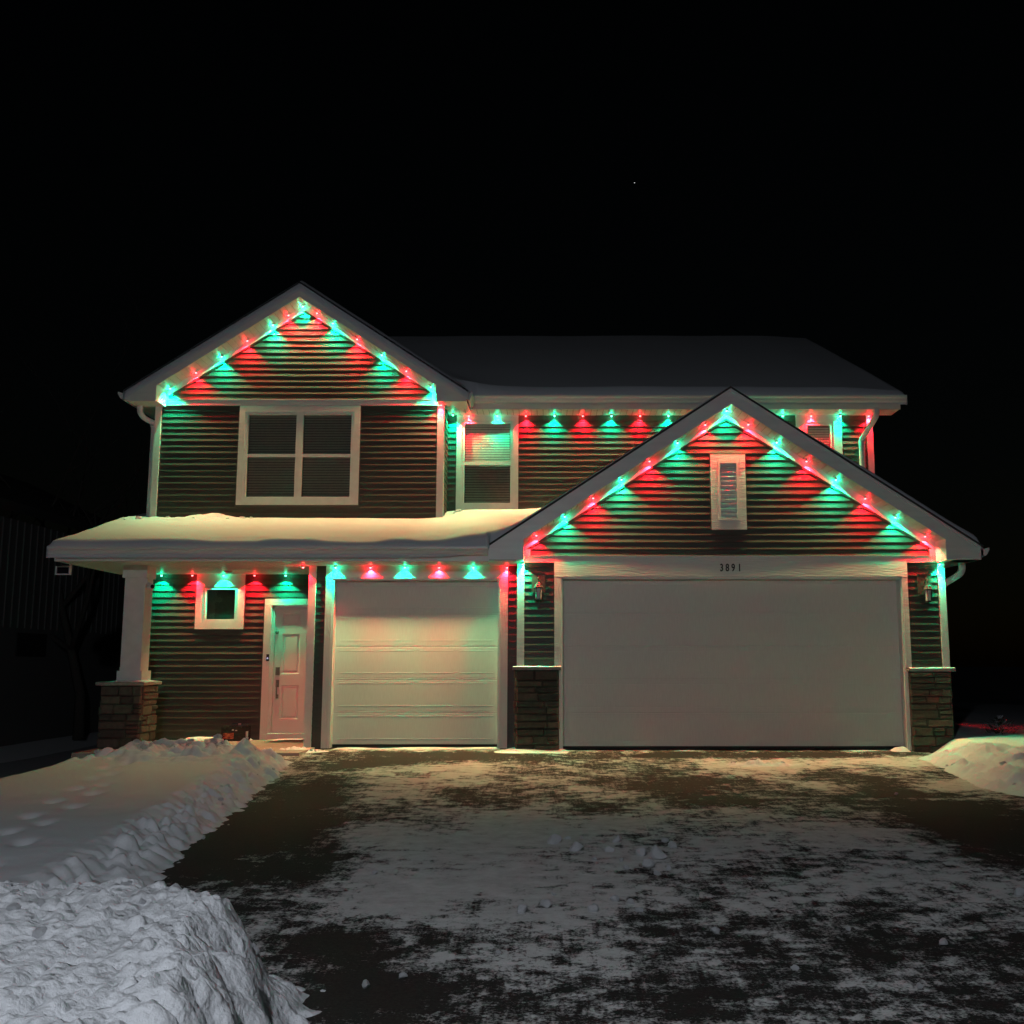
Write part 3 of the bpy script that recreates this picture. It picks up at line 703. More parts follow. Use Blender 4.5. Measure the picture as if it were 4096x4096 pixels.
window(-5.14, -3.14, 3.812, 5.476, YE, 'wide double hung window with closed blinds in the left gable wall', (.098, .10, .085), (-4.197, -4.083), (4.612, 4.664), mt='screen_dim_tint')
window(-1.606, -.545, 3.82, SOFU, YR, 'tall double hung window with lit blinds beside the left gable', (.088, .10, .085), None, (4.612, 4.668))
window(4.24, 5.022, 3.85, SOFU, YR, 'narrow upper window partly hidden behind the garage gable roof', (.14, .13, .1), None, (4.61, 4.66))
trim('header_board', -5.14, -3.14, 5.478, 5.573, YE, .0345, 'wood')

# ------------------------------------------------------------------ left gable wall
wl_ = empty('left_gable_wall', parent=house)
m = MB()
m.prism([(-6.53, 5.40), (-1.76, 5.40), (-1.76, 5.72), (LX + .03, 7.23), (LX - .03, 7.23), (-6.53, 5.72)], YE, YE + .1)
m.box(-6.53, -5.04, YE, YE + .1, 3.3, 5.40); m.box(-3.24, -1.76, YE, YE + .1, 3.3, 5.40); m.box(-5.04, -3.24, YE, YE + .1, 3.3, 3.89)
m.box(-6.53, -6.43, YE + .1, 12, -.5, 5.6); m.box(-1.86, -1.766, YE + .1, YR + .1, 3.3, 5.6)
m.build('sheathing', M['siding'], wl_)
courses(wl_, YE, 5.575, 7.16, gable_spans(LX, 7.115, -6.33, -1.965))
courses(wl_, YE, 3.36, 5.478, rect_spans(-6.433, -1.862, [(-5.155, -3.125, 3.80, 6)]))
MJ(-5.155, -5.141, 3.80, 5.478, YE); MJ(-3.139, -3.125, 3.80, 5.478, YE); MJ(-6.333, -6.318, 5.575, 5.71, YE, .024); MJ(-1.978, -1.963, 5.575, 5.70, YE, .024)
trim('frieze_board', -6.433, -5.142, 5.48, 5.573, YE, .034, 'wood'); trim('frieze_board', -3.138, -1.80, 5.48, 5.573, YE, .034, 'wood')
box('drip_cap', -6.333, -1.963, YE - .042, YE, 5.5742, 5.579, M['trim'], house)
trim('corner_board', -6.538, -6.434, 3.3, 5.478, YE, .036, back=.1); trim('corner_board', -1.862, -1.752, 3.3, 5.478, YE, .036, back=.1)
rake_boards(LX, 7.212, -6.39, -1.83, YE, 0, .10)
trim('rake_frieze', -6.42, -6.335, 5.575, 5.69, YE, .0335); trim('rake_frieze', -1.961, -1.84, 5.575, 5.69, YE, .0335)
# return wall towards the recessed part
sw = empty('return_wall', parent=house)
z = 3.36
while z < 5.46:
    v = [(-1.766 + .016, YE + .10, z), (-1.766 + .003, YE + .10, z + EXP), (-1.766 + .016, YR, z), (-1.766 + .003, YR, z + EXP), (-1.766, YE + .10, z), (-1.766, YR, z)]
    mesh('siding_board', v, [(0, 2, 3, 1), (0, 4, 5, 2), (0, 1, 4)], M['siding'], sw); z += EXP

# ------------------------------------------------------------------ recessed upper right wall
wr = empty('upper_right_wall', parent=house)
m = MB(); m.box(-1.76, -1.52, YR, YR + .1, 3.2, 5.6); m.box(-.63, 4.37, YR, YR + .1, 3.2, 5.6); m.box(4.88, 5.55, YR, YR + .1, 2.6, 5.6); m.box(-1.52, -.63, YR, YR + .1, 3.2, 3.9); m.box(4.37, 4.88, YR, YR + .1, 3.2, 3.96)
m.box(5.45, 5.55, YR + .1, 12, -.5, 5.6); m.build('sheathing', M['siding'], wr)
courses(wr, YR, 3.36, SOFU, rect_spans(-1.75, 5.455, [(-1.615, -.535, 3.80, 6), (4.225, 5.037, 3.84, 6)]))
MJ(-1.62, -1.607, 3.81, SOFU, YR); MJ(-.544, -.531, 3.81, SOFU, YR); MJ(5.023, 5.035, 3.84, SOFU, YR)
trim('corner_board', 5.455, 5.556, 2.7, SOFU, YR, .036, back=.1)

# ------------------------------------------------------------------ roofs
def slab(name, quad, t, mat, parent=house):       # quad of 4 top points
    v = [Vector(q) for q in quad]; n = [Vector((q.x, q.y, q.z - t)) for q in v]
    return mesh(name, v + n, [(0, 1, 2, 3), (7, 6, 5, 4), (0, 4, 5, 1), (1, 5, 6, 2), (2, 6, 7, 3), (3, 7, 4, 0)], mat, parent)
def gable_roof(cx, cz, hw, y0, y1, up=.012):
    for sgn in (-1, 1):
        e = cx + sgn * hw
        slab('roof_slope', [(cx, y0, cz + up + .026), (e, y0, cz - S * hw + up + .026), (e, y1, cz - S * hw + up + .026), (cx, y1, cz + up + .026)][::sgn], .03, M['shingle'])
gable_roof(GX, GZ, 3.50, -OV - .035, 5.4); gable_roof(LX, LZ, 2.785, YE - OV - .035, 7.6)
# rake fascias
def rake_fascia(cx, cz, hw, h, yb, zbot, xin):
    for sgn in (-1, 1):
        e = cx + sgn * hw; ze = cz - S * hw; i = cx + sgn * xin; zi = cz - h - S * xin
        pts = [(cx, cz), (e, ze), (e, zbot), (i, zbot), (i, zi), (cx, cz - h)]
        if sgn > 0: pts = pts[::-1]
        o = prism('rake_fascia', pts, yb - .02, yb + .005, M['fascia'], house)
        q = [(cx, cz + .004), (e, ze + .004), (e, ze - .030), (cx, cz - .030)]
        if sgn > 0: q = q[::-1]
        prism('rake_drip_edge', q, yb - .030, yb - .0205, M['fascia'], house)
rake_fascia(GX, GZ, 3.462, .222, -OV, 2.690, 2.975)
rake_fascia(LX, LZ, 2.757, .219, YE - OV, SOFU - .045, 2.262)

# soffit boards
def soffit_strip(parent, x0, x1, y0, yfun, z, w=.1015):
    n = max(1, round((x1 - x0) / w)); w = (x1 - x0) / n
    for i in range(n):
        a = x0 + i * w; yb = yfun(a + w / 2)
        m = MB(); m.box(a + .0035, a + w - .0035, y0, yb, z, z + .008); m.build('soffit_board', M['soffit'], parent)
    bx = MB(); bx.box(x0, x1, y0, max(yfun(x0 + .01), yfun(x1 - .01)), z + .0085, z + .016); bx.build('soffit_backing', M['siding'], parent)
def rake_soffit(parent, cx, cz, x0, x1, y0, y1, w=.1015):
    for sgn, xe in ((-1, x0), (1, x1)):
        L = abs(xe - cx) * math.hypot(1, S); n = round(L / w); dx = abs(xe - cx) / n
        g = .0035
        for i in range(n):
            a = cx + sgn * (i * dx + (g if i else .0)); b = cx + sgn * ((i + 1) * dx - g); za = cz - S * abs(a - cx); zb = cz - S * abs(b - cx)
            v = [(a, y0, za), (b, y0, zb), (b, y1, zb), (a, y1, za), (a, y0, za + .008), (b, y0, zb + .008), (b, y1, zb + .008), (a, y1, za + .008)]
            f = [(0, 3, 2, 1), (4, 5, 6, 7), (0, 1, 5, 4), (1, 2, 6, 5), (2, 3, 7, 6), (3, 0, 4, 7)]
            if sgn < 0: f = [q[::-1] for q in f]
            mesh('soffit_board', v, f, M['soffit'], parent)
        zt = cz - S * abs(xe - cx)
        q = [(cx, cz + .009), (cx, cz + .02), (xe, zt + .02), (xe, zt + .009)]
        prism('soffit_backing', q if sgn < 0 else q[::-1], y0, y1, M['siding'], parent)
sg = empty('garage_rake_soffit', parent=house); rake_soffit(sg, GX, 4.957, -.372, 5.585, -OV + .006, YG - .001)
sl = empty('left_rake_soffit', parent=house); rake_soffit(sl, LX, 7.214, -6.372, -1.848, YE - OV + .006, YE - .001)
# lower eave soffit, upper eave soffit
se = empty('porch_soffit', parent=house)
soffit_strip(se, -6.95, -3.565, -OV + .006, lambda x: YE - .001, SOF); soffit_strip(se, -3.565, -.48, -OV + .006, lambda x: YS - .001, SOF)
su = empty('upper_eave_soffit', parent=house)
soffit_strip(su, -1.75, 5.90, YR - OV + .006, lambda x: YR - .001, SOFU)
box('soffit_panel', -1.80, -1.36, YE - .42, YR - OV, SOFU - .002, SOFU + .006, M['soffit'], su); box('soffit_panel', -6.85, -6.54, YE - .42, 6, SOFU - .012, SOFU - .004, M['soffit'], su)
box('soffit_panel', 5.707, 6.07, -.43, 5.4, 2.690, 2.70, M['soffit'], se); box('soffit_panel', -.84, -.475, -.43, YS - .002, 2.677, 2.690, M['soffit'], se)
# boxed returns at the feet of the rakes
def ret(x0, x1, y0, y1, z0, cx, cz):
    zt = lambda x: cz - S * abs(x - cx) - .03
    prism('eave_return', [(x0, z0), (x1, z0), (x1, zt(x1)), (x0, zt(x0))], y0, y1, M['trim'], house)
ret(-.84, -.373, -.444, -.002, 2.690, GX, GZ); ret(5.587, 6.05, -.444, -.002, 2.690, GX, GZ); ret(5.72, 6.05, -.002, 5, 2.702, GX, GZ)
ret(-6.85, -6.374, YE - .444, YE - .002, SOFU - .03, LX, LZ); ret(-1.846, -1.37, YE - .444, YE - .037, SOFU + .008, LX, LZ)
# porch roof, main roof
PZ, PS = 2.865, .265
slab('porch_roof', [(-7.02, -OV - .03, PZ), (-.88, -OV - .03, PZ), (-.88, YR, PZ + PS * (YR + OV + .03)), (-7.02, YR, PZ + PS * (YR + OV + .03))], .03, M['shingle'])
box('eave_fascia', -6.97, -.857, -OV - .018, -OV + .005, SOF - .008, PZ - .015, M['fascia'], house)
m = MB(); m.add([(-6.975, -OV, SOF - .006), (-6.975, YE, SOF - .006), (-6.975, YE, PZ + PS * (YE + OV) - .02), (-6.975, -OV, PZ - .02), (-6.95, -OV, SOF - .006), (-6.95, YE, SOF - .006), (-6.95, YE, PZ + PS * (YE + OV) - .02), (-6.95, -OV, PZ - .02)],
        [(0, 3, 2, 1), (4, 5, 6, 7), (0, 1, 5, 4), (3, 7, 6, 2), (1, 2, 6, 5), (0, 4, 7, 3)]); m.build('eave_fascia', M['fascia'], house)
MZ, MS, MRY = 5.70, .47, 8.6
ye = YR - OV - .03
slab('main_roof', [(-6.9, ye, MZ), (5.97, ye, MZ), (5.97, MRY, MZ + MS * (MRY - ye)), (-6.9, MRY, MZ + MS * (MRY - ye))], .03, M['shingle'])
slab('main_roof', [(-6.9, MRY, MZ + MS * (MRY - ye)), (5.97, MRY, MZ + MS * (MRY - ye)), (5.97, 14, MZ - .6), (-6.9, 14, MZ - .6)], .03, M['shingle'])
box('eave_fascia', -1.375, 5.90, YR - OV - .018, YR - OV + .005, SOFU - .006, MZ - .015, M['fascia'], house)
prism('gable_end_wall', [(5.45, 5.4), (5.55, 5.4), (5.55, 5.6), (5.45, 5.6)], YR, 12, M['siding'], house)
v = [(5.86, ye + .02, SOFU), (5.86, MRY, MZ + MS * (MRY - ye) - .2), (5.86, MRY, MZ + MS * (MRY - ye) - .03), (5.86, ye + .02, MZ - .03), (5.89, ye + .02, SOFU), (5.89, MRY, MZ + MS * (MRY - ye) - .2), (5.89, MRY, MZ + MS * (MRY - ye) - .03), (5.89, ye + .02, MZ - .03)]
mesh('rake_fascia', v, [(0, 3, 2, 1), (4, 5, 6, 7), (0, 1, 5, 4), (3, 7, 6, 2), (1, 2, 6, 5), (0, 4, 7, 3)], M['fascia'], house)

# gutters
def gutter(x0, x1, y, zt, name='gutter', d=.125, h=.118):
    P = [(y, zt - .01), (y, zt - h), (y - d * .55, zt - h), (y - d * .72, zt - h + .03), (y - d * .78, zt - h * .45), (y - d, zt - .03), (y - d, zt), (y - d + .012, zt), (y - d + .012, zt - .012), (y - .01, zt - .03)]
    m = MB(); m.xprism(P[::-1], x0, x1); return m.build(name, M['gutter'], house)
gutter(-7.02, -.872, -OV - .0185, 2.862); gutter(-1.26, 5.975, YR - OV - .0185, 5.695)
def ygutter(x, y0, y1, zt, sgn, d=.12, h=.115):
    P = [(0, zt - .01), (0, zt - h), (d * .55, zt - h), (d * .75, zt - h + .03), (d, zt - .03), (d, zt), (d - .012, zt), (.01, zt - .03)]
    m = MB(); pts = [(x + sgn * a, b) for a, b in P]
    if sgn < 0: pts = pts[::-1]
    m.prism(pts, y0, y1); return m.build('gutter', M['gutter'], house)
ygutter(-6.882, YE - OV + .005, 6, 5.600, -1); ygutter(6.078, -OV + .005, 5, 2.862, 1); ygutter(-1.335, YE - OV + .005, YR - OV - .15, 5.59, 1, .08)

def at(u, v, Y):                                  # point of the photograph on the plane y = Y (surveyed distances)
    a = (u - U0) / F; b = (V0 - v) / F; dy = math.cos(PITCH) - b * math.sin(PITCH); t = (Y - CAM_Y) / dy
    return (a * t, Y, CAM_Z + (math.sin(PITCH) + b * math.cos(PITCH)) * t)
def smooth_path(p, n=6):
    p = [Vector(q) for q in p]; out = []
    for i in range(len(p) - 1):
        p0, p1, p2, p3 = p[max(i - 1, 0)], p[i], p[i + 1], p[min(i + 2, len(p) - 1)]
        for k in range(n):
            t = k / n; out.append(.5 * (2 * p1 + (p2 - p0) * t + (2 * p0 - 5 * p1 + 4 * p2 - p3) * t * t + (3 * p1 - p0 - 3 * p2 + p3) * t ** 3))
    return out + [p[-1]]
def downspout(pts, label=None):
    m = MB(); m.tube(smooth_path(pts), .043, .034, square=True); return m.build('downspout', M['gutter'], house, True)
downspout([(-6.77, 1.72, 5.49), (-6.77, 1.72, 5.38), (-6.755, 1.74, 5.32), (-6.70, 1.78, 5.255), (-6.56, 1.86, 5.185), (-6.52, 1.90, 5.14), (-6.515, 1.90, 5.0), (-6.515, 1.90, 3.3)][:5] + [(-6.60, 1.86, 5.17), (-6.585, 1.88, 5.08), (-6.585, 1.88, 4.6), (-6.585, 1.88, 3.4)])
downspout([(5.75 - .25, 2.06, 5.50), (5.50, 2.06, 5.40), (5.475, 2.12, 5.32), (5.40, 2.30, 5.16), (5.355, 2.42, 5.05), (5.345, 2.44, 4.9), (5.345, 2.44, 4.2), (5.345, 2.44, 3.3)])
downspout([(5.97, .0, 2.70), (5.97, .0, 2.60), (5.945, .02, 2.535), (5.88, .06, 2.48), (5.78, .14, 2.41), (5.752, .18, 2.36), (5.75, .2, 2.2), (5.75, .2, .2)])

# ------------------------------------------------------------------ roof snow
def smax(a, b, k): return np.logaddexp(a * k, b * k) / k
def snow_field(name, x0, x1, y0, y1, step, base, thick, dist, label):
    xs = np.arange(x0, x1 + step / 2, step); ys = np.arange(y0, y1 + step / 2, step)
    def zf(X, Y):
        d = np.maximum(dist(X, Y), 0); r = .10
        e = np.sqrt(np.clip(1 - (1 - np.clip(d / r, 0, 1)) ** 2, 0, 1))
        return base(X, Y) + thick(X, Y) * e + .004
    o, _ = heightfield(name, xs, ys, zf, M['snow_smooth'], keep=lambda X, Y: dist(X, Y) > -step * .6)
    bm = bmesh.new(); bm.from_mesh(o.data); be = [e for e in bm.edges if e.is_boundary]
    ex = bmesh.ops.extrude_edge_only(bm, edges=be)
    for v in [g for g in ex['geom'] if isinstance(g, bmesh.types.BMVert)]: v.co.z -= .16
    bmesh.ops.recalc_face_normals(bm, faces=bm.faces); bm.to_mesh(o.data); bm.free()
    tag(o, label, 'roof snow'); return o
def gplane(X, cx, cz): return cz + .038 - S * np.abs(X - cx)
# main and left gable
def main_dist(X, Y):
    a = np.minimum(np.minimum(X + 6.86, -1.355 - X), Y - (YE - OV + .012))                    # left gable part
    b = np.minimum(np.minimum(X + 6.9, 5.985 - X), np.minimum(Y - (YR - OV - .05), 13.2 - Y))
    return np.maximum(a, b)
def main_base(X, Y):
    mp = np.where(Y < MRY, MZ + MS * (Y - ye), MZ + MS * (MRY - ye) - MS * (Y - MRY))
    rr = .55; mp = mp - np.where(np.abs(Y - MRY) < rr, MS * (rr - np.abs(Y - MRY)) ** 2 / (2 * rr), 0) * .9
    gp = gplane(X, LX, LZ); gp = np.where((X < -6.9), -9, gp)
    mp2 = np.where(Y < ye, np.where(X < -1.30, -50, MZ), mp)
    return np.where(mp2 < -20, gp, smax(np.maximum(gp, mp2 - 3), mp2, 5.0))
def main_th(X, Y):
    g_ = gplane(X, LX, LZ); main = MZ + MS * (Y - ye)
    ga = sstep(.15, -.25, main - g_)
    t = .15 * (1 - ga) + .065 * ga
    return t * (1 + .25 * fbm(X * .5, Y * .5, 2, 101)) - .05 * sstep(4.8, 5.9, X) * (1 - ga)
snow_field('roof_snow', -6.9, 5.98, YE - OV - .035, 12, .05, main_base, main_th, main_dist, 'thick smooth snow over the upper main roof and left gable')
# porch and garage gable
def low_dist(X, Y):
    p = np.minimum(np.minimum(X + 7.02, .4 - X), Y - np.where(X < -.86, -OV - .10, -OV + .012))
    g_ = np.minimum(np.minimum(X + .9, 6.08 - X), Y - (-OV + .012))
    return np.maximum(p, g_)
def low_base(X, Y):
    pp = PZ + PS * (Y + OV + .03); gp = gplane(X, GX, GZ)
    pp = np.where(Y < -OV - .03, PZ + 0 * pp, pp)
    pp = np.where(X > 1.2, -50, pp)
    r_ = .12; gp = gp - np.where(np.abs(X - GX) < r_, S * (r_ - np.abs(X - GX)) ** 2 / (2 * r_), 0)
    return np.where(pp < -20, gp, smax(gp, np.maximum(pp, gp - 4), 6.5) - np.where(np.abs(gp - pp) < .02, 0, 0))
def low_th(X, Y):
    gp = gplane(X, GX, GZ); pp = PZ + PS * (Y + OV)
    ga = sstep(-.2, .35, gp - pp); right = sstep(GX - .2, GX + .4, X)
    tg = .03 + .06 * right * sstep(3, 5, X)
    tp = .125 + .05 * fbm(X * .7, Y * .8, 4, 111) - .03 * sstep(-.30, -.5, Y) * sstep(.0, .2, fbm(X * 1.1, Y * 0, 2, 119)) + .06 * sstep(.6, 1.8, Y) * sstep(-2.2, -1.2, X)
    near = np.exp(-((X + 6.3) / .9) ** 2 - ((Y - 1.72) / .22) ** 2) * .06 * chunky(X, Y, 5, 117) + np.exp(-((X + 5.5) / .28) ** 2 - ((Y - 1.74) / .16) ** 2) * .07
    return tp * (1 - ga) + tg * ga + near
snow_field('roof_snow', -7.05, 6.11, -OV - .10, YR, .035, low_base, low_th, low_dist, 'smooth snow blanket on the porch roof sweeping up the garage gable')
for x, y, s in [(-6.62, 1.55, .085), (-6.80, 1.45, .05), (-5.0, 1.70, .07), (-4.88, 1.72, .05), (-5.2, 1.6, .04), (-5.75, 1.6, .035), (-6.2, 1.68, .05), (-1.55, 2.3, .08), (-1.6, 2.1, .05)]:
    z = float(low_base(np.array([x]), np.array([y]))[0] + low_th(np.array([x]), np.array([y]))[0])
    clod(x, y, z - .02, s, 'snow clod fallen onto the snowy porch roof', 'snow clods on the porch roof')

# ------------------------------------------------------------------ stone work
def stone(parent, u0, u1, z0, z1, place, seed, depth=.035):
    r = random.Random(seed); g_ = .002; u0 += g_; u1 -= g_; z0 += g_; z1 -= g_
    us = [u0, u0 + .016, (u0 + u1) / 2 + r.uniform(-.03, .03), u1 - .016, u1]; zs = [z0, z0 + .014, (z0 + z1) / 2, z1 - .014, z1]
    v = []; lift = r.uniform(-.008, .014)
    for j, z in enumerate(zs):
        for i, u in enumerate(us):
            edge = (i in (0, 4)) + (j in (0, 4))
            dd = depth + lift + r.uniform(-.005, .006) if edge == 0 else (depth * .55 + lift * .7)
            if edge == 2: dd = depth * .4
            v.append(place(u + (r.uniform(-.004, .004) if 0 < i < 4 else 0), z, dd))
    for z in (z0, z1):
        for u in (u0, u1): v.append(place(u, z, -.02))
    f = [(j * 5 + i, j * 5 + i + 1, j * 5 + i + 6, j * 5 + i + 5) for j in range(4) for i in range(4)]
    f += [(25, 26, 4, 3, 2, 1, 0), (27, 20, 21, 22, 23, 24, 28), (25, 0, 5, 10, 15, 20, 27), (26, 28, 24, 19, 14, 9, 4)]
    mesh('stone', v, f, M['stone'], parent)
def stone_face(parent, a, b, z0, z1, place, seed):
    r = random.Random(seed); z = z0
    while z < z1 - .03:
        h = r.choice([.085, .1, .115, .125, .14]); h = h if z1 - z - h > .06 else z1 - z
        u = a + r.uniform(-.012, .008)
        while u < b - .02:
            w = r.uniform(.16, .46); w = w if b - u - w > .10 else b - u + r.uniform(-.008, .012)
            if h > .11 and w < .22 and r.random() < .35:
                stone(parent, u, u + w, z, z + h / 2, place, r.random()); stone(parent, u, u + w, z + h / 2, z + h, place, r.random())
            else: stone(parent, u, u + w, z, z + h, place, r.random())
            u += w
        z += h
def front(y): return lambda u, z, d: (u, y - d, z)
def rightside(x): return lambda u, z, d: (x + d, u, z)
def leftside(x): return lambda u, z, d: (x - d, u, z)
for nm, x0, x1, zt, sd_ in (('left', -.480, .125, 1.15, 5), ('right', 5.110, 5.690, 1.13, 9)):
    sp_ = empty('stone_pier', parent=house)
    box('pier_core', x0 + .012, x1 - .012, YG - .05, YG + .2, -.05, zt, M['stone'], sp_)
    stone_face(sp_, x0, x1, -.03, zt, front(YG - .05), sd_)
    if nm == 'left': stone_face(sp_, YG - .05, YG + .34, -.03, zt, leftside(x0 + .012), sd_ + 50)
    else: stone_face(sp_, YG - .05, YG + .9, -.03, zt, rightside(x1 - .012), sd_ + 50)
    cx0, cx1 = (x0 - .055, .158) if nm == 'left' else (5.082, x1 + .06)
    cap = MB(); cap.box(cx0, cx1, YG - .135, YG + .30, zt + .002, zt + .046); cap.build('pier_cap', M['capstone'], sp_)
    o, _ = heightfield('cap_snow', np.linspace(cx0 + .005, cx1 - .005, 24), np.linspace(YG - .13, YG - .036, 6), lambda X, Y: zt + .047 + .016 * np.clip(.6 + 1.2 * fbm(X * 6, Y * 6, 2, sd_), 0, 1) * sstep(0, .02, Y - YG + .13), M['snow'], sp_)
pc = empty('porch_column', parent=house)
box('pedestal_core', -6.41, -5.86, .09, .62, -.1, .93, M['stone'], pc)
stone_face(pc, -6.43, -5.845, -.05, .93, front(.09), 21); stone_face(pc, .085, .63, -.05, .93, rightside(-5.86), 31); stone_face(pc, .085, .63, -.05, .93, leftside(-6.41), 41)
m = MB(); m.box(-6.49, -5.79, .0, .70, .932, .984); cp_ = m.build('pedestal_cap', M['capstone'], pc)
bv = cp_.modifiers.new('b', 'BEVEL'); bv.width = .014; bv.segments = 2
o, _ = heightfield('cap_snow', np.linspace(-6.48, -5.80, 40), np.linspace(.01, .69, 40), lambda X, Y: .9845 + .03 * np.exp(-((X + 6.08) / .26) ** 4 - ((Y - .35) / .28) ** 4) + .012 * fbm(X * 5, Y * 5, 2, 3) - .004, M['snow'], pc)
box('column_base', -6.262, -5.905, .175, .532, .985, 1.14, M['trim'], pc); box('column_shaft', -6.232, -5.935, .205, .502, 1.14, 2.49, M['trim'], pc); box('column_head', -6.262, -5.905, .175, .532, 2.49, SOF - .002, M['trim'], pc)

# ------------------------------------------------------------------ wall lanterns
def lantern(x, z, label):
    t = tag(empty('wall_lantern', (x, YG - .018, z)), label, 'wall lantern', None)
    m = MB(); m.box(-.098, .098, -.022, .0, -.14, .155); m.box(-.105, .105, -.026, -.022, .145, .158); m.build('back_plate', M['siding'], t)
    m = MB(); m.tube(smooth_path([(0, -.02, .02), (0, -.06, .055), (0, -.10, .075), (0, -.14, .05), (0, -.145, .0)]), .011); m.lathe([(.035, -.024), (.03, -.03)], 0, 0, 12); m.build('arm', M['black_metal'], t, True)
    def hexa(prof, name, mat):
        q = MB(); q.lathe(prof, 0, -.145, 6); return q.build(name, mat, t)
    hexa([(.006, .02), (.016, .0), (.02, -.012), (.045, -.03), (.045, -.036), (.058, -.05), (.058, -.056), (.072, -.075), (.074, -.084), (.05, -.086)][::-1], 'roof', M['black_metal'])
    hexa([(.044, -.238), (.052, -.092)], 'lamp_glass', M['frosted'])
    m = MB()
    for k in range(6):
        a = math.pi / 3 * k; m.tube([(.047 * math.cos(a), -.145 + .047 * math.sin(a), -.24), (.055 * math.cos(a), -.145 + .055 * math.sin(a), -.088)], .006, n=6)
    m.lathe([(.03, -.262), (.05, -.255), (.05, -.24), (.03, -.238)], 0, -.145, 6); m.build('cage', M['black_metal'], t)
    return t
lantern(-.165, 2.44 - .04, 'dark wall lantern on the siding left of the double garage door')
lantern(5.405, 2.44 - .07, 'dark wall lantern on the siding right of the double garage door')

# ------------------------------------------------------------------ small things
# doorbell on the door casing
db = tag(empty('doorbell', (-4.515, YE - .034, 1.335)), 'black video doorbell with a pale ring on the entry casing', 'doorbell')
box('doorbell_body', -.021, .021, -.022, 0, -.055, .055, M['rubber'], db)
M['ring'] = emit('doorbell_ring_glow', (.45, .5, 1), 1.6)
m = MB(); m.lathe([(.008, 0), (.013, 0), (.013, .002), (.008, .002)]); q = m.build('button_ring', M['ring'], db, True); q.rotation_euler = (math.pi / 2, 0, 0); q.location = (0, -.0225, -.008)
# camera on the porch column
sc_ = tag(empty('security_camera', (-5.935, .26, 2.30)), 'white security camera fixed to the side of the porch column', 'security camera')
m = MB(); m.box(0, .03, -.05, .05, .10, .18); m.tube([(.02, 0, .12), (.06, -.01, .09)], .02); m.build('mount', M['plastic'], sc_)
m = MB(); m.lathe([(.02, -.055), (.042, -.05), (.046, 0), (.042, .045), (.02, .055)], n=18); bd = m.build('camera_body', M['plastic'], sc_, True); bd.location = (.07, -.03, .06); bd.rotation_euler = (math.radians(90), 0, math.radians(50))
m = MB(); m.lathe([(.03, -.001), (.03, .012), (.02, .016)], n=16); ln = m.build('camera_lens', M['lens'], sc_, True); ln.location = (.07 + .04, -.03 - .034, .06); ln.rotation_euler = (math.radians(90), 0, math.radians(50))
# floodlight below the left end of the porch eave
fl = tag(empty('floodlight', (-7.05, .0, SOF - .006)), 'small rectangular floodlight, white frame and dark face, under the porch eave end', 'floodlight')
m = MB(); m.box(-.105, .105, -.03, .03, -.155, -.14); m.box(-.105, .105, -.03, .03, -.045, -.03); m.box(-.105, -.09, -.03, .03, -.14, -.045); m.box(.09, .105, -.03, .03, -.14, -.045); m.build('floodlight_frame', M['plastic'], fl)
box('floodlight_face', -.09, .09, -.015, .02, -.14, -.045, M['lens'], fl)
m = MB(); m.box(-.02, .11, -.012, .012, -.03, -.02); m.box(.085, .11, -.02, .02, -.02, .004); m.build('bracket', M['plastic'], fl)
# smoke detector like puck on the porch soffit
sdm = MB(); sdm.lathe([(.058, 0), (.062, .01), (.062, .026), (.055, .03)], n=24); so = sdm.build('soffit_sensor', M['plastic'], None, True); so.location = (-5.02, 1.15, SOF - .029); tag(so, 'flat white round sensor on the porch soffit', 'sensor')
# box with a printed picture by the door
bx_ = tag(empty('carton', (-4.92, 1.62, .047), None), 'black carton with an orange red printed picture beside the entry door', 'carton'); bx_.rotation_euler = (0, 0, math.radians(4))
def print_mat():
    m, n, l, b = principled('printed_card', (.02, .02, .02), .4)
    tc = n.new('ShaderNodeTexCoord'); mp = n.new('ShaderNodeMapping'); mp.inputs['Scale'].default_value = (9, 1, 26)
    nz = n.new('ShaderNodeTexNoise'); nz.inputs['Scale'].default_value = 1.6; nz.inputs['Detail'].default_value = 5
    cr = n.new('ShaderNodeValToRGB'); e = cr.color_ramp.elements; e[0].position = .40; e[0].color = (.02, .012, .01, 1); e[1].position = .66; e[1].color = (.75, .30, .12, 1)
    x = e.new(.52); x.color = (.5, .07, .03, 1)
    l.new(tc.outputs['Object'], mp.inputs['Vector']); l.new(mp.outputs['Vector'], nz.inputs['Vector']); l.new(nz.outputs['Fac'], cr.inputs['Fac']); l.new(cr.outputs['Color'], b.inputs['Base Color']); return m
box('carton_body', -.215, .19, -.11, .12, 0, .225, noise_mat('black_gloss_card', (.012, .012, .012), (.035, .035, .03), .25, (6, 6, 12), 3), bx_)
box('printed_picture', -.185, -.02, -.1125, -.110, .035, .125, print_mat(), bx_)
m = MB(); m.add([(-.1, -.10, .226), (.16, -.10, .226), (.17, .08, .265), (-.09, .08, .262), (-.1, -.10, .23), (.16, -.10, .23), (.17, .08, .269), (-.09, .08, .266)], [(0, 3, 2, 1), (4, 5, 6, 7), (0, 1, 5, 4), (1, 2, 6, 5), (2, 3, 7, 6), (3, 0, 4, 7)]); m.build('carton_flap', M['lens'], bx_)
for q_ in ((.165, .1905, -.1125, -.06, .03, .15), (-.05, -.02, -.112, -.110, .16, .18), (.0, .03, -.112, -.110, .155, .17), (.03, .07, -.05, -.03, .252, .262)): box('carton_label', *q_, M['plastic'], bx_)
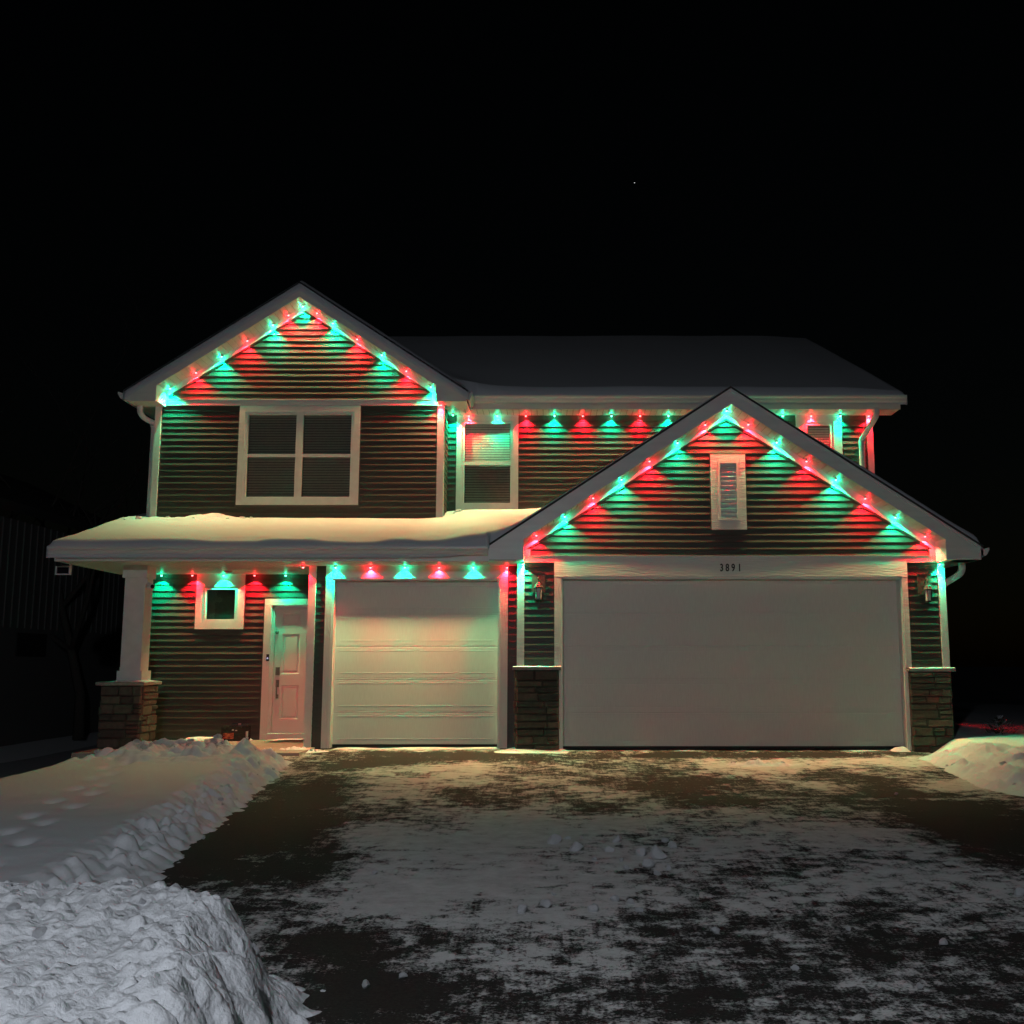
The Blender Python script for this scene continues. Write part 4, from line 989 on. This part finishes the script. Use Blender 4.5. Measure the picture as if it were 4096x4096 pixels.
# door mat
dm = tag(empty('door_mat', (-3.98, 1.42, .046)), 'flat mat dusted with snow in front of the entry door', 'door mat')
heightfield('mat', np.linspace(-.42, .42, 30), np.linspace(-.2, .22, 16), lambda X, Y: .018 + .014 * fbm(X * 3, Y * 6, 3, 5) + .02 * sstep(.3, .42, np.abs(X + .1)) * (X < 0), M['concrete'], dm)
heightfield('snow_dusting', np.linspace(-.30, .42, 34), np.linspace(-.14, .2, 18), lambda X, Y: .012 + .034 * np.clip(.5 + 1.4 * fbm(X * 3 + 4, Y * 7, 3, 8), 0, 1), M['snow'], dm)
# shrub in the side yard
sh = tag(empty('shrub', (6.75, .9, .13)), 'small snow dusted evergreen shrub behind the right snow bank', 'shrub')
m = MB(); m2 = MB(); rs = random.Random(3)
for k in range(240):
    a = rs.uniform(0, 6.28); rr = rs.uniform(0, .26); h = rs.uniform(.0, .24) * (1.2 - rr * 2); d = Vector((math.cos(a), math.sin(a), rs.uniform(-.2, .9))).normalized(); p = Vector((rr * math.cos(a), rr * math.sin(a), .05 + h))
    s_ = d.cross(Vector((0, 0, 1))).normalized() * .012; q = p + d * .07
    (m if rs.random() < .75 else m2).add([p - s_, p + s_, q + s_ * .4, q - s_ * .4], [(0, 1, 2, 3)])
m.tube([(0, 0, -.15), (0, 0, .1)], .02); m.build('foliage', noise_mat('dark_needles', (.02, .04, .02), (.04, .07, .03), .6), sh); m2.build('snow_dusting', M['snow'], sh)

# ------------------------------------------------------------------ neighbour on the left, bare tree
nb = tag(empty('neighbour_house', (-11.5, 2, -.6)), 'dark neighbouring house with vertical siding beyond the porch', 'house')
NS = noise_mat('neighbour_siding', (.10, .10, .10), (.13, .13, .125), .7)
m = MB(); m.box(-6, 0, -3, 11, 0, 4.9); m.build('wall', NS, nb)
for i in range(46): box('batten', .0, .03, -2.9 + i * .3, -2.84 + i * .3, 2.6, 4.9, NS, nb)
m = MB(); m.add([(.6, -3.5, 4.9), (.6, 11.5, 4.9), (-3, 11.5, 6.6), (-3, -3.5, 6.6), (-6.6, 11.5, 4.9), (-6.6, -3.5, 4.9), (.6, -3.5, 5.1), (.6, 11.5, 5.1), (-3, 11.5, 6.8), (-3, -3.5, 6.8), (-6.6, 11.5, 5.1), (-6.6, -3.5, 5.1)],
        [(0, 3, 2, 1), (3, 5, 4, 2), (6, 7, 8, 9), (9, 8, 10, 11), (0, 1, 7, 6), (5, 11, 10, 4), (0, 6, 9, 11, 5, 3), (1, 2, 4, 10, 8, 7)]); m.build('roof', M['shingle'], nb)
for y0 in (1.0, 5.5):
    w_ = box('window', .0, .035, y0, y0 + 1.3, 2.0, 2.5, M['dark'], nb)

tr = tag(empty('bare_tree', (-10.9, 9.5, -.5)), 'leafless tree standing between the two houses', 'tree')
tm = MB(); rt = random.Random(12)
def branch(p, d, L, r_, lev):
    pts = [p]; rad = [r_]; q = p.copy(); dd = d.copy(); n = 5
    for i in range(n):
        dd = (dd + Vector((rt.uniform(-.22, .22), rt.uniform(-.22, .22), rt.uniform(-.06, .16)))).normalized(); q = q + dd * L / n; pts.append(q.copy()); rad.append(r_ * (1 - .75 * (i + 1) / n))
    tm.tube(pts, rad, n=5)
    if lev < 4:
        for i in range(2, n + 1):
            for k in range(2 if lev < 2 else 1):
                a = rt.uniform(0, 6.28); side = Vector((math.cos(a), math.sin(a), rt.uniform(.0, .6))).normalized()
                branch(pts[i], (dd * .55 + side * .8).normalized(), L * rt.uniform(.5, .72), max(rad[i] * .75, .006), lev + 1)
branch(Vector((0, 0, 0)), Vector((-.05, 0, 1)), 5.2, .15, 1)
tm.build('trunk_and_limbs', noise_mat('bark', (.035, .03, .026), (.065, .058, .05), .9, (1, 1, 1), 30, .4, .01), tr, True)

# one planet in the night sky
bm = bmesh.new(); bmesh.ops.create_icosphere(bm, subdivisions=1, radius=.24); me = bpy.data.meshes.new('star'); bm.to_mesh(me); bm.free(); me.materials.append(emit('starlight', (.9, .95, 1), 1.2))
o = bpy.data.objects.new('star', me); COL.objects.link(o); p = Vector(at(2538, 731, 600)); o.location = p; tag(o, 'single faint star in the night sky above the house', 'star')

# ------------------------------------------------------------------ LED downlights
ies = bpy.data.texts.new('led_downlight_profile')
ang = list(range(0, 181, 3)); val = []
for a in ang:
    t = math.radians(a); v = 1000 * (.22 + .78 / (1 + (t / .42) ** 2))
    v *= 1 if a <= 48 else (.5 if a <= 51 else .0)
    if a > 51: v = 5 if a <= 90 else 9
    val.append('%.1f' % v)
ies.write('IESNA:LM-63-1995\nTILT=NONE\n1 1000 1 %d 1 1 2 0 0 0\n1 1 10\n%s\n0\n%s\n' % (len(ang), ' '.join(map(str, ang)), ' '.join(val)))
def led_data(name, col, k=1.0):
    d = bpy.data.lights.new(name, 'POINT'); d.energy = LED_POWER * k; d.color = col; d.shadow_soft_size = .012; d.use_nodes = True
    n = d.node_tree.nodes; l = d.node_tree.links; em = n['Emission']
    t = n.new('ShaderNodeTexIES'); t.mode = 'INTERNAL'; t.ies = ies; t.inputs['Strength'].default_value = 1
    l.new(t.outputs['Fac'], em.inputs['Strength']); return d
LD = {c: [led_data(nm, col, k) for k in (.86, .95, 1.0, 1.08)] for c, nm, col in (('r', 'red_led', RED), ('g', 'green_led', GREEN))}
def puck_meshes(c):
    m = MB(); m.lathe([(.019, -.012), (.022, -.004), (.022, .012)], n=12); a = m.build('housing', M['plastic']); m = MB(); m.lathe([(.004, -.026), (.011, -.022), (.0155, -.0125)], n=12); b = m.build('lens', M['led_' + c]); return a, b
PROTO = {c: puck_meshes(c) for c in 'rg'}; used = {'r': False, 'g': False}
def led(x, y, z, c, where, group):
    t = empty('downlight', (x, y, z))
    tag(t, '%s LED downlight %s' % ({'r': 'red', 'g': 'green'}[c], where), 'downlight', group + (' red' if c == 'r' else ' green'))
    for o in PROTO[c]:
        if not used[c]: q = o
        else: q = o.copy(); COL.objects.link(q)
        q.parent = t
    used[c] = True
    L = bpy.data.objects.new('lamp', R.choice(LD[c])); COL.objects.link(L); L.parent = t; L.rotation_euler = (R.uniform(-.03, .03), R.uniform(-.09, .09), 0); L.location = (0, 0, -.030)
    return t
k5 = 500 / 1932
DW = .072
def eave_led(u, c, Y, soff, where, group, DW=.072):
    # x from the photograph column, just in front of the wall plane
    x = at(u, 0, Y - DW)[0]
    zc = (Y - DW - CAM_Y) * math.cos(PITCH) + (soff - CAM_Z) * math.sin(PITCH)
    return led((u - U0) / F * zc, Y - DW, soff - .014, c, where, group)
def rake_led(u, v, c, Y, cx, cz, where, group):
    x = at(u, v, Y - .095)[0]; return led(x, Y - .095, cz - S * abs(x - cx) - .016, c, where, group)
cs = 1200 / 1932
up = [(1700 + x * cs, c) for x, c in [(282, 'r'), (466, 'g'), (650, 'r'), (834, 'g'), (1016, 'r'), (1201, 'g'), (1385, 'r'), (1568, 'g'), (1752, 'r'), (1936, 'g'), (2120, 'r'), (2304, 'g')]]
c3 = 1496 / 1932
up += [(2600 + x * c3, c) for x, c in [(683, 'g'), (833, 'r'), (983, 'g'), (1130, 'r')]]
up = [q for q in up if not (2960 < q[0] < 3120)]
for u, c in up: eave_led(u, c, YR, SOFU, 'under the upper right eave', 'upper eave downlights')
led(-1.665, YR - .14, SOFU - .014, 'g', 'in the inner corner of the upper eave beside the left gable', 'upper eave corner downlight')
led(-1.80, YE - .085, SOFU + .0, 'r', 'over the white corner board of the left gable wall', 'left gable corner downlight')
for u, v, c in [(2906, 1643, 'g')] + [(2600 + x * c3, 1200 + y * c3, c) for x, y, c in [(285, 638, 'r'), (142, 737, 'g'), (508, 638, 'r'), (655, 735, 'g'), (808, 830, 'r'), (960, 927, 'g'), (1112, 1025, 'r'), (1267, 1123, 'g'), (1421, 1220, 'r')]] + \
               [(1700 + x * cs, 1450 + y * cs, c) for x, y, c in [(1446, 634, 'r'), (1265, 755, 'g'), (1083, 873, 'r'), (900, 997, 'g'), (717, 1117, 'r')]]:
    rake_led(u, v, c, YG, GX, 4.957, 'under the sloping rake of the garage gable', 'garage gable downlights')
c1 = 1500 / 1932
for x, y, c in [(1045, 200, 'g'), (972, 245, 'r'), (891, 298, 'g'), (760, 378, 'r'), (628, 460, 'g'), (496, 540, 'r'), (363, 622, 'g'), (1118, 245, 'r'), (1200, 300, 'g'), (1325, 383, 'r'), (1452, 467, 'g'), (1578, 550, 'r'), (1705, 635, 'g')]:
    rake_led(400 + x * c1, 1050 + y * c1, c, YE, LX, 7.214, 'under the sloping rake of the left gable', 'left gable downlights')
c4 = 1300 / 1932
for x, c in [(812, 'g'), (995, 'r'), (1180, 'g'), (1365, 'r'), (1550, 'g')]:
    eave_led(100 + x * c4, c, YE, SOF, 'at the porch wall over the entry', 'porch downlights', .10)
led(-3.645, .27, SOF - .014, 'r', 'on the porch soffit behind the white corner post', 'porch corner downlight')
c5 = 1100 / 1932
for x, c in [(250, 'g'), (495, 'r'), (737, 'g'), (977, 'r'), (1218, 'g'), (1455, 'r')]:
    eave_led(1200 + x * c5, c, YS, SOF, 'over the single garage door', 'single garage downlights')
eave_led(2091, 'g', YG, 2.69, 'over the corner board left of the double garage door', 'double garage left corner downlight')
eave_led(3758, 'g', YG, 2.69, 'over the corner board right of the double garage door', 'double garage right corner downlight')

# ------------------------------------------------------------------ assumed lamp post, unseen behind the camera (lights the mound and the fronts)
lp = tag(empty('assumed_lamp_post', (-1.15, -16.5, -.335)), 'assumed white globe lantern on a black post, unseen in the street', 'assumed lamp post')
m = MB(); m.lathe([(.09, 0), (.09, .05), (.045, .08), (.04, 4.35), (.06, 4.4)], n=14); m.build('post', M['black_metal'], lp, True)  # post of the assumed lamp
m = MB(); m.lathe([(.10, 4.92), (.15, 4.9), (.02, 5.06)], n=12); m.build('assumed_lantern_roof', M['black_metal'], lp)
m = MB(); m.lathe([(.07, 4.4), (.11, 4.45), (.13, 4.85), (.10, 4.9)], n=16); m.build('assumed_lantern_globe', emit('assumed_lit_globe', (.85, .92, 1), 30), lp, True)
ld = bpy.data.lights.new('assumed_street_bulb', 'POINT'); ld.energy = ASSUMED_LAMP_POWER; ld.color = (.88, .93, 1); ld.shadow_soft_size = .10  # assumed source of the cool front light, added out of view
lo = bpy.data.objects.new('assumed_bulb', ld); COL.objects.link(lo); lo.parent = lp; lo.location = (0, .22, 4.65)
